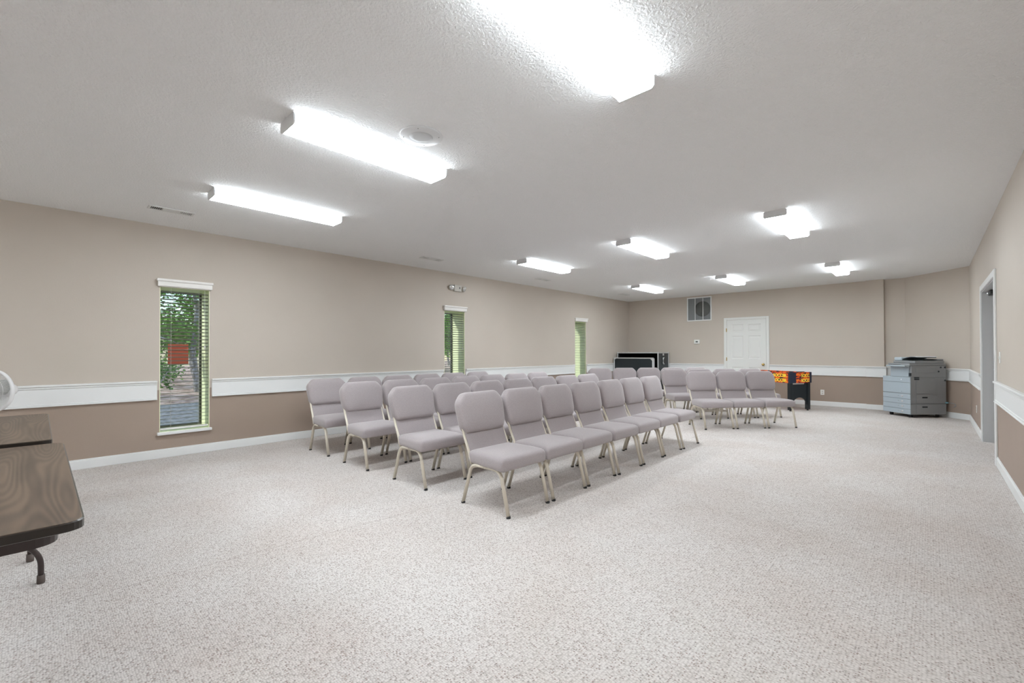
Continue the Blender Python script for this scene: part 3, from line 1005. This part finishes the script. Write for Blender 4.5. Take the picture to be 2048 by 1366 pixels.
for i in range(9): mb.tube([(-0.13, -0.17 + i * 0.0425, 0.270), (0.13, -0.17 + i * 0.0425, 0.270)], 0.003, seg=6)
mb.build('book_rack', 'cream', rack_chair)
arow(-3.3956, 8.2724, -40.0, 0.530, 4, 'angled middle row')
arow(-4.8273, 7.8946, -40.0, 0.535, 5, 'angled back row by the flight case')

# ================================================================== FOLDING TABLES
def make_table(L, W, z, label, legs, name='folding_table'):
    """local: x along the length 0..L, y 0..-W, top at z"""
    t = thing(name, label, 'table', (0, 0, 0), group='folding tables end to end on the left')
    c = 0.055
    def rr(ins):
        return round_poly([(ins, -W + ins), (L - ins, -W + ins), (L - ins, -ins), (ins, -ins)], [c] * 4, 6)
    MB().loft([[Vector((*p, zz)) for p in rr(i)] for i, zz in ((0.006, z - 0.006), (0.004, z - 0.001), (0.006, z))], smooth=False).build('tabletop', 'laminate', t)
    MB().loft([[Vector((*p, zz)) for p in rr(i)] for i, zz in ((0.006, z - 0.030), (0.0, z - 0.027), (0.0, z - 0.004), (0.004, z - 0.0015))], smooth=False).build('edge_band', 'edge', t)
    def ap(ins): return round_poly([(ins, -W + ins), (L - ins, -W + ins), (L - ins, -ins), (ins, -ins)], [0.07] * 4, 6)
    o1 = ap(0.055); o2 = ap(0.075)
    mb = MB()
    R4 = [[Vector((*p, zz)) for p in o] for o, zz in ((o1, z - 0.031), (o1, z - 0.072), (o2, z - 0.072), (o2, z - 0.031))]
    mb.loft(R4, smooth=False, cap=False)
    mb.build('apron', 'dkbrown', t)
    for lx in legs:
        mb = MB()
        for s_ in (-1, 1):
            yc = -W / 2
            yo = yc + s_ * (W / 2 - 0.086)
            pts = fillet([(lx, yo, 0.02), (lx, yo, 0.150), (lx, yc + s_ * 0.10, 0.375), (lx, yc + s_ * 0.055, 0.50), (lx, yc + s_ * 0.055, z - 0.032)], 0.07, 6)
            mb.tube(pts, 0.0125, seg=12, ref=(1, 0, 0))
        mb.tube([(lx, -W / 2 - 0.055, 0.60), (lx, -W / 2 + 0.055, 0.60)], 0.010, seg=8)
        lg = mb.build('leg', 'dkbrown', t)
        for s_ in (-1, 1):
            MB().lathe([(0.016, 0.0), (0.017, 0.006), (0.016, 0.045)], (lx, -W / 2 + s_ * (W / 2 - 0.086), 0), (0, 0, 1), 14).build('rubber_cap', 'cuff', lg)
    return t
t1 = make_table(1.712, 0.76, 0.735, 'walnut topped folding table nearest the camera at the left edge', (0.075, 1.63))
t1.location = (-3.565, 0.098, 0)
t2 = make_table(1.60, 0.76, 0.752, 'walnut topped folding table beyond the nearer one, in front of the white fan', (0.22, 1.285))
t2.location = (-5.185, 0.055, 0)

# ================================================================== PEDESTAL FAN
fan = thing('pedestal_fan', 'white pedestal fan behind the folding tables by the left wall', 'fan', (-5.93, -0.273, 0))
fx = Vector((0.70, -0.25, 0.0))
fx = Vector((-f.x, -f.y, 0)).normalized()      # faces the open room
fan.rotation_euler = (0, 0, math.atan2(fx.y, fx.x))
zc = 0.91
po = Matrix.Rotation(-math.atan2(fx.y, fx.x), 3, 'Z') @ (Vector((-5.93, -0.273, 0)).normalized() * 0.10)
MB().lathe([(0.20, 0.0), (0.20, 0.015), (0.17, 0.032), (0.05, 0.045), (0.03, 0.07)], (po.x, po.y, 0), seg=36).build('base', 'fanwhite', fan)
MB().tube([(po.x, po.y, 0.05), (po.x, po.y, zc - 0.02)], 0.013, seg=14).build('pole', 'fanwhite', fan)
MB().lathe([(0.012, -0.17), (0.045, -0.16), (0.066, -0.11), (0.066, -0.075), (0.040, -0.06)], (0, 0, zc), (1, 0, 0), 28).build('motor_housing', 'fanwhite', fan)
RF = 0.176
def guard(sgn, depth, name):
    mb = MB()
    for i in range(90):
        a = 2 * math.pi * i / 90
        ca, sa = math.cos(a), math.sin(a)
        pts = []
        for k_ in range(6):
            q = k_ / 5
            rad = 0.040 + (RF - 0.040) * q
            pts.append((sgn * depth * (1 - q ** 2.4), ca * rad, zc + sa * rad))
        mb.tube(pts, 0.0013, seg=4, cap=False)
    for rad in (0.085, 0.13):
        q = (rad - 0.04) / (RF - 0.04)
        mb.tube([(sgn * depth * (1 - q ** 2.4), rad * math.cos(2 * math.pi * k_ / 40), zc + rad * math.sin(2 * math.pi * k_ / 40)) for k_ in range(41)], 0.0016, seg=4, cap=False)
    return mb.build(name, 'fanwhite', fan)
guard(1, 0.055, 'front_guard')
guard(-1, 0.060, 'rear_guard')
MB().lathe([(0.001, 0.062), (0.030, 0.061), (0.043, 0.054), (0.043, 0.050)], (0, 0, zc), (1, 0, 0), 24).build('badge_cap', 'fanwhite', fan)
MB().lathe([(RF - 0.009, -0.012), (RF + 0.006, -0.012), (RF + 0.010, -0.006), (RF + 0.010, 0.008), (RF + 0.004, 0.013), (RF - 0.009, 0.012), (RF - 0.009, -0.012)], (0, 0, zc), (1, 0, 0), 64, cap=False).build('rim', 'fanwhite', fan)
for b_ in range(3):
    a0 = 2 * math.pi * b_ / 3 + 0.4
    rings = []
    for k_ in range(9):
        rad = 0.022 + 0.135 * k_ / 8
        wd = 0.30 + 0.65 * math.sin(math.pi * min(1, 0.25 + k_ / 10))
        ring = []
        for a_, th_ in ((-wd, 0.001), (0, 0.0012), (wd, 0.001), (wd, -0.001), (0, -0.0008), (-wd, -0.001)):
            an = a0 + a_ * 0.9
            ring.append(Vector((0.018 * math.sin(a_) + th_, rad * math.cos(an), zc + rad * math.sin(an))))
        rings.append(ring)
    MB().loft(rings).build('blade', 'fangrey', fan)
MB().lathe([(0.024, -0.03), (0.026, 0.01), (0.018, 0.028), (0.004, 0.032)], (0, 0, zc), (1, 0, 0), 20).build('hub', 'fangrey', fan)

# ================================================================== TABLE FOOTBALL
s2 = Vector((0.496, 0.868, 0)).normalized()
ang = math.atan2(s2.y, s2.x)           # local +x = short side, local +y = long side away
ft = thing('football_table', 'table football game with a flame print SOCCER cabinet on black legs', 'game table', (-2.085, 10.565, 0), ang)
W_, L_, Z0, Z1 = 0.565, 1.20, 0.580, 0.800
mb = MB()
mb.box((0, 0, Z0), (0.022, L_, Z1), bev=0.003); mb.box((W_ - 0.022, 0, Z0), (W_, L_, Z1), bev=0.003)
mb.box((0.022, 0, Z0), (W_ - 0.022, 0.045, Z1), bev=0.003); mb.box((0.022, L_ - 0.045, Z0), (W_ - 0.022, L_, Z1), bev=0.003)
mb.box((0.022, 0.045, Z0), (W_ - 0.022, L_ - 0.045, Z0 + 0.02))
mb.build('cabinet', 'print', ft)
MB().box((0.022, 0.045, Z0 + 0.095), (W_ - 0.022, L_ - 0.045, Z0 + 0.105)).build('playfield', 'green', ft)
for cx, cy in ((0, 0), (W_, 0), (0, L_), (W_, L_)):
    mb = MB()
    sx, sy = (1 if cx == 0 else -1), (1 if cy == 0 else -1)
    wide = 0.150 if (cx == 0 and cy == 0) else 0.045
    x0, x1 = sorted((cx - sx * 0.005, cx + sx * wide)); y0, y1 = sorted((cy - sy * 0.006, cy + sy * 0.012))
    mb.box((x0, y0, Z0 - 0.002), (x1, y1, Z1 + 0.003), bev=0.004)
    x0, x1 = sorted((cx - sx * 0.006, cx + sx * 0.012)); y0, y1 = sorted((cy - sy * 0.006, cy + sy * 0.05))
    mb.box((x0, y0, Z0 - 0.002), (x1, y1, Z1 + 0.003), bev=0.004)
    mb.build('corner_guard', 'tblue', ft)
for i in range(8):
    y = 0.14 + i * 0.131
    rd = MB().tube([(0.012, y, 0.735), (W_ - 0.012, y, 0.735)], 0.006, seg=8).build('rod', 'steel', ft)
    mb = MB()
    for k_ in range(3):
        x = 0.14 + k_ * 0.14
        mb.box((x - 0.011, y - 0.008, 0.690), (x + 0.011, y + 0.008, 0.765), bev=0.004)
    mb.build('figure', 'red' if i in (0, 1, 3, 5) else 'tblue', rd)
MB().box((0.20, 0.012, Z1), (0.40, 0.036, Z1 + 0.016), bev=0.003).build('score_counter', 'tblack', ft)
MB().box((0.20, L_ - 0.036, Z1), (0.40, L_ - 0.012, Z1 + 0.016), bev=0.003).build('score_counter', 'tblack', ft)
for cx in (0.012, W_ - 0.082):
    for cy in (0.012, L_ - 0.082):
        lg = MB().box((cx, cy, 0.022), (cx + 0.07, cy + 0.07, Z0 - 0.001), bev=0.004).build('leg', 'tblack', ft)
        MB().lathe([(0.022, 0.0), (0.022, 0.010), (0.010, 0.012), (0.010, 0.026)], (cx + 0.035, cy + 0.035, 0), seg=14).build('foot', 'tblack', lg)
for cy in (0.030, L_ - 0.055):
    x0, x1 = 0.080, W_ - 0.080
    poly = [(x0, Z0 - 0.002), (x0, 0.13)]
    for k_ in range(0, 19):
        a = math.pi - math.pi * k_ / 18
        poly.append(((x0 + x1) / 2 + math.cos(a) * (x1 - x0) / 2 * 0.92, 0.13 + math.sin(a) * 0.145))
    poly += [(x1, 0.13), (x1, Z0 - 0.002)]
    MB().prism(poly, cy, cy + 0.025, 'xz').build('end_panel', 'tblack', ft)
MB().box((0.09, 0.0265, Z0 - 0.030), (0.40, 0.0295, Z0 - 0.004)).build('label_strip', 'beige', ft)
def on_end(x, z): return Matrix(((1, 0, 0, x), (0, 0, -1, -0.0008), (0, 1, 0, z), (0, 0, 0, 1)))
def on_side(y, z): return Matrix(((0, 0, -1, -0.0008), (-1, 0, 0, y), (0, 1, 0, z), (0, 0, 0, 1)))
for z in (Z0 + 0.050, Z0 + 0.150):
    text_mesh('SOCCE', 0.088, on_end(0.425, z), 'yellow', ft, sx=0.95)
    for y in (0.25, 0.62, 0.98):
        text_mesh('SOCCER', 0.088, on_side(y, z), 'yellow', ft, sx=0.95)

# ================================================================== FLIGHT CASE AND LID
fc = thing('flight_case', 'black flight case with silver edges, open towards the room, against the far wall', 'case', (-6.545, 11.42, 0))
Wc, Dc, Hc = 1.215, 0.65, 1.205
mb = MB()
mb.box((0, Dc - 0.012, 0.10), (Wc, Dc, Hc)); mb.box((0, 0, Hc - 0.012), (Wc, Dc, Hc)); mb.box((0, 0, 0.10), (Wc, Dc, 0.112))
mb.box((0, 0, 0.10), (0.012, Dc, Hc)); mb.box((Wc - 0.012, 0, 0.10), (Wc, Dc, Hc))
mb.build('shell', 'caseblack', fc)
mb = MB()
mb.box((0.0125, 0.02, 0.1125), (0.030, Dc - 0.013, Hc - 0.0125)); mb.box((Wc - 0.030, 0.02, 0.1125), (Wc - 0.0125, Dc - 0.013, Hc - 0.0125))
mb.box((0.03, Dc - 0.03, 0.1125), (Wc - 0.03, Dc - 0.0125, Hc - 0.0125)); mb.box((0.03, 0.02, Hc - 0.03), (Wc - 0.03, Dc - 0.03, Hc - 0.0125))
mb.build('foam_lining', 'caseinside', fc)
mb = MB()
e = 0.013
for x in (0, Wc):
    for y in (0, Dc): mb.box((x - e, y - e, 0.10), (x + e, y + e, Hc), bev=0.004)
    for z in (0.10, Hc): mb.box((x - e, 0, z - e), (x + e, Dc, z + e), bev=0.004)
for y in (0, Dc):
    for z in (0.10, Hc): mb.box((0, y - e, z - e), (Wc, y + e, z + e), bev=0.004)
mb.build('edging', 'alu', fc)
for x in (0, Wc):
    for y in (0, Dc):
        for z in (0.10, Hc):
            t_ = bmesh.new(); bmesh.ops.create_icosphere(t_, subdivisions=2, radius=0.024)
            t_.transform(Matrix.Translation((x, y, z)))
            mb = MB(); mb._merge(t_, True); mb.build('ball_corner', 'steel', fc)
for x in (0.18, Wc - 0.20):
    MB().box((x - 0.03, -0.010, Hc + 0.006), (x + 0.03, 0.02, Hc + 0.022), bev=0.004).build('latch', 'steel', fc)
MB().tube(fillet([(Wc + 0.004, 0.37, 1.07), (Wc + 0.026, 0.27, 1.07), (Wc + 0.026, 0.27, 0.90), (Wc + 0.004, 0.37, 0.90)], 0.03, 4), 0.014, seg=8).build('spring_handle', 'alu', fc)
MB().box((Wc, 0.28, Hc - 0.075), (Wc + 0.008, 0.36, Hc - 0.02), bev=0.002).build('latch', 'steel', fc)
for x in (0.12, Wc - 0.12):
    for y in (0.10, Dc - 0.10):
        cs = MB().tube([(x - 0.016, y, 0.042), (x + 0.016, y, 0.042)], 0.042, seg=18).build('caster', 'black', fc)
        MB().box((x - 0.025, y - 0.03, 0.075), (x + 0.025, y + 0.03, 0.099)).build('caster_plate', 'steel', cs)
ld = thing('flight_case_lid', 'black flight case lid with rounded silver edge, standing before the taller open case', 'case', (-6.555, 11.20, 0))  # loose lid of the flight case, stood upright in front of it
Wl, Dl, Hl = 1.185, 0.11, 1.075
MB().box((0.012, 0.012, 0.012), (Wl - 0.012, Dl - 0.012, Hl - 0.012)).build('panel', 'caseblack', ld)
mb = MB()
e = 0.016
for y in (e, Dl - e):
    lp = round_poly([(e, e), (Wl - e, e), (Wl - e, Hl - e), (e, Hl - e)], [0.03] * 4, 4)
    lp.append(lp[0]); 
    mb.tube([(p[0], y, p[1]) for p in lp], e, seg=8, ref=(0, 1, 0), cap=False)
for x in (e, Wl - e):
    mb.box((x - e, e, 0.02), (x + e, Dl - e, Hl - 0.02), bev=0.004)
mb.box((0.02, e, Hl - 2 * e), (Wl - 0.02, Dl - e, Hl), bev=0.004)
mb.build('edging', 'alu', ld)
for x in (0.02, Wl - 0.02):
    for z in (0.026, Hl - 0.02):
        mb = MB()
        sx = 1 if x < 0.5 else -1; sz = 1 if z < 0.5 else -1
        mb.prism([(x - sx * 0.012, z - sz * 0.012), (x + sx * 0.075, z - sz * 0.012), (x - sx * 0.012, z + sz * 0.075)], -0.004, 0.004, 'xz')
        mb.build('corner_plate', 'steel', ld)

# ================================================================== COPIER
cp = thing('photocopier', 'blue grey office photocopier standing in the far right corner', 'copier', (-0.262, 10.99, 0), math.radians(45))
# local +x = depth (towards the angled wall), local +y = along the front, away from the near edge
D_, Wd = 0.69, 0.58
mb = MB()
mb.box((0.012, 0.004, 0.060), (D_, Wd, 0.255), bev=0.006)
mb.box((0.012, 0.004, 0.258), (D_, Wd, 0.745), bev=0.006)
mb.box((0.030, 0.004, 0.745), (D_, 0.42, 0.968), bev=0.006)
mb.build('body', 'cgrey', cp)
zs = [0.064, 0.158, 0.252, 0.346, 0.440]
for a, b_ in zip(zs[:-1], zs[1:]):
    dr = MB().box((0.0, 0.002, a), (0.014, Wd, b_ - 0.005), bev=0.003).build('drawer', 'cblue', cp)
    MB().lathe([(0.021, 0), (0.021, 0.003), (0.014, 0.004)], (0.0, 0.165, (a + b_) / 2), (-1, 0, 0), 20).build('handle', 'steel', dr)
    MB().box((-0.001, 0.235, (a + b_) / 2 - 0.004), (0.0, 0.255, (a + b_) / 2 + 0.004)).build('size_tab', 'cgrey', dr)
fd = MB().box((0.0, 0.002, 0.445), (0.014, Wd, 0.648), bev=0.003).build('front_door', 'cblue', cp)
MB().box((-0.001, 0.172, 0.470), (0.0, 0.180, 0.480)).build('latch', 'cdark', fd)
fp = MB().box((0.0, 0.002, 0.653), (0.014, Wd, 0.750), bev=0.003).build('front_panel', 'cblue', cp)
MB().box((-0.001, 0.175, 0.690), (0.0, 0.190, 0.715)).build('mark', 'paper', fp)
MB().box((0.012, 0.425, 0.745), (D_, Wd, 0.752), bev=0.002).build('output_tray', 'clight', cp)
mb = MB().box((0.010, 0.040, 0.755), (0.032, 0.42, 0.968), bev=0.004)
mb.box((0.06, 0.42, 0.755), (0.50, 0.475, 0.935), bev=0.004)
mb.build('upper_cover', 'cblue', cp)
MB().box((0.006, 0.004, 0.775), (0.030, 0.038, 0.828), bev=0.002).build('power_switch', 'cdark', cp)
# right hand (near) side panels
sd = MB().box((0.115, -0.002, 0.445), (0.505, 0.006, 0.720), bev=0.002).build('side_door', 'cgrey', cp)
MB().box((0.075, -0.0035, 0.730), (0.170, -0.001, 0.752)).build('grip', 'cdark', sd)
MB().box((0.075, -0.0035, 0.700), (0.170, -0.001, 0.722)).build('grip', 'cdark', sd)
for z0, z1 in ((0.270, 0.415), (0.085, 0.250)):
    q = MB().box((0.115, -0.002, z0), (0.505, 0.006, z1), bev=0.002).build('access_cover', 'cgrey', cp)
    MB().box((0.225, -0.004, (z0 + z1) / 2 + 0.020), (0.325, -0.001, (z0 + z1) / 2 + 0.046), bev=0.002).build('grip', 'cdark', q)
MB().box((0.110, -0.002, 0.835), (0.470, 0.006, 0.930), bev=0.002).build('side_vent_cover', 'cgrey', cp)
for x, z in ((0.585, 0.930), (0.665, 0.930), (0.545, 0.855), (0.665, 0.69)):
    MB().box((x - 0.012, -0.003, z - 0.014), (x + 0.012, 0.005, z + 0.014), bev=0.002).build('port', 'cdark', cp)
# scanner bed and document feeder
mb = MB()
mb.box((-0.005, 0.0, 0.970), (D_ - 0.01, 0.46, 1.005), bev=0.006)
mb.build('scanner_bed', 'cgrey', cp)
q_ = MB()
q_.prism([(-0.090, 0.962), (0.02, 0.975), (0.16, 1.012), (0.16, 1.004), (-0.005, 0.970), (-0.085, 0.945)], 0.02, 0.41, 'xz')
q_.box((-0.085, 0.02, 0.945), (0.02, 0.41, 0.970), bev=0.006)
cpn = q_.build('control_panel', 'clight', cp)
MB().box((-0.070, 0.18, 0.9705), (-0.01, 0.37, 0.9745)).build('screen', 'cdark', cpn)
MB().box((0.10, 0.004, 1.006), (D_ - 0.03, 0.46, 1.052), bev=0.010).build('platen_lid', 'cgrey', cp)
MB().box((0.12, 0.30, 1.052), (D_ - 0.06, 0.46, 1.118), bev=0.014).build('document_feeder', 'clight', cp)
mb = MB()
mb.box((0.54, 0.02, 1.052), (D_ - 0.03, 0.30, 1.085), bev=0.01)
mb.build('hinge_cover', 'cgrey', cp)
rings = []
for k_ in range(9):
    q = k_ / 8
    y = 0.30 - 0.28 * q
    z = 1.070 + 0.045 * math.sin(q * 2.2)
    rings.append([Vector((0.14, y, z)), Vector((0.52, y, z)), Vector((0.52, y, z + 0.014)), Vector((0.14, y, z + 0.014))])
MB().loft(rings, smooth=False).build('paper_tray', 'cdark', cp)
tag(MB().loft([[v + Vector((0.02, 0, 0.0142)) for v in rg[:2]] + [v + Vector((0.02, 0, 0.006)) for v in rg[2:]] for rg in rings], smooth=False).build('paper_stack', 'paper', None),
    'white sheets of paper lying in the feeder tray of the photocopier', 'paper')
ps = bpy.data.objects['paper_stack']; ps.location = cp.location; ps.rotation_euler = cp.rotation_euler
for x in (0.09, D_ - 0.09):
    for y in (0.09, Wd - 0.09):
        cs = MB().tube([(x - 0.02, y, 0.026), (x + 0.02, y, 0.026)], 0.026, seg=16).build('caster', 'black', cp)
        MB().box((x - 0.028, y - 0.028, 0.048), (x + 0.028, y + 0.028, 0.060)).build('caster_plate', 'cdark', cs)
pl = MB().box((0.66, -0.030, 0.268), (0.70, -0.003, 0.290), bev=0.004).build('power_plug', 'cyan', cp)
cc = MB().tube(fillet([(0.69, -0.030, 0.279), (0.735, -0.075, 0.275), (0.755, -0.100, 0.255), (0.750, -0.105, 0.215), (0.725, -0.085, 0.205)], 0.03, 4), 0.006, seg=8).build('power_cord', 'cgrey', cp)

# ================================================================== OUTSIDE
tag(MB().box((-15.5, -14, -0.30), (XL - WD - 0.02, 40, -0.20)).build('gravel_yard', 'gravel'), 'grey gravel yard outside the windows', 'ground', kind='structure')
tag(MB().box((-60, -40, -0.32), (-15.5, 75, -0.19)).build('woodland_floor', 'litter'), 'leaf strewn woodland floor beyond the gravel', 'ground', kind='structure')
def leaves(mb, c, rad, n, size):
    for _ in range(n):
        d = Vector((random.gauss(0, 1), random.gauss(0, 1), random.gauss(0, 0.8)))
        d = d.normalized() * rad * random.random() ** 0.4
        p = Vector(c) + d
        a = Vector((random.gauss(0, 1), random.gauss(0, 1), random.gauss(0, 0.5))).normalized()
        b_ = a.orthogonal().normalized()
        s_ = size * (0.6 + 0.8 * random.random())
        mb.face([p - a * s_, p + b_ * s_ * 0.5, p + a * s_, p - b_ * s_ * 0.5])
def make_tree(hgt, name='woodland_tree'):
    t = thing(name, 'slender woodland tree with bright green leaves outside the windows', 'tree', group='trees outside the windows')
    pts = [(0.10 * math.sin(i * 1.3), 0.10 * math.cos(i * 1.7), i * hgt / 8) for i in range(9)]
    mb = MB()
    for i in range(8):
        r0 = 0.14 * (1 - 0.10 * i)
        mb.tube(pts[i:i + 2], r0, seg=8, cap=False)
    for i in range(2, 8):
        for k_ in range(2):
            a = i * 2.4 + k_ * 3.0
            p = Vector(pts[i])
            mb.tube([p, p + Vector((math.cos(a) * 0.9, math.sin(a) * 0.9, 0.5)), p + Vector((math.cos(a) * 1.5, math.sin(a) * 1.5, 0.7))], 0.03, seg=5)
    mb.build('trunk', 'bark', t)
    mb = MB()
    for i in range(30):
        a = random.random() * 6.28
        rr_ = 0.3 + random.random() * 1.0
        z = hgt * (0.16 + 0.84 * random.random())
        leaves(mb, (math.cos(a) * rr_, math.sin(a) * rr_, z), 0.70, 90, 0.115)
    mb.build('foliage', 'leaf', t)
    return t
def make_bush():
    t = thing('woodland_bush', 'low leafy green bush at the edge of the gravel outside the windows', 'bush', group='bushes outside the windows')
    mb = MB()
    for k_ in range(7):
        a = k_ * 0.9
        mb.tube([(0, 0, 0), (0.2 * math.cos(a), 0.2 * math.sin(a), 0.5), (0.45 * math.cos(a), 0.45 * math.sin(a), 0.9)], 0.012, seg=5)
    mb.build('stems', 'bark', t)
    mb = MB()
    for k_ in range(6):
        leaves(mb, (random.uniform(-0.5, 0.5), random.uniform(-0.5, 0.5), 0.45 + 0.6 * random.random()), 0.5, 70, 0.07)
    mb.build('foliage', 'leaf', t)
    return t
tr = make_tree(7.5)
spots = [(-19.5, 3.9), (-20.5, 9.3), (-19.0, 14.3), (-21.5, 19.4), (-20.0, 25.0), (-19.5, -2.0), (-25.5, 6.6), (-25.0, 0.8), (-24.8, 12.0), (-26.6, 17.2), (-26.5, 22.6), (-26.0, 28.5),
         (-31.0, 4.4), (-31.5, 9.8), (-31.2, 15.0), (-32.5, 20.5), (-32.0, 26.0), (-31.0, -1.5), (-37.0, 7.2), (-37.5, 12.6), (-37.8, 18.0), (-38.2, 24.0), (-37.5, 30.0), (-36.8, 1.5)]
for i, (x, y) in enumerate(spots):
    o = tr if i == 0 else dup(tr)
    o.location = (x, y, -0.19)
    o.rotation_euler = (0, 0, i * 1.37)
    k_ = 0.80 + 0.25 * ((i * 37) % 10) / 10
    o.scale = (k_, k_, k_)
bu = make_bush()
for i, (x, y) in enumerate([(-16.3, 2.2), (-16.5, 6.9), (-22.8, 3.6), (-16.2, 11.6), (-16.4, 17.2), (-23.4, 15.4), (-22.6, 8.0), (-28.6, 8.2), (-28.3, 3.6), (-24.0, 22.0)]):
    o = bu if i == 0 else dup(bu)
    o.location = (x, y, -0.19)
    o.rotation_euler = (0, 0, i * 0.9)
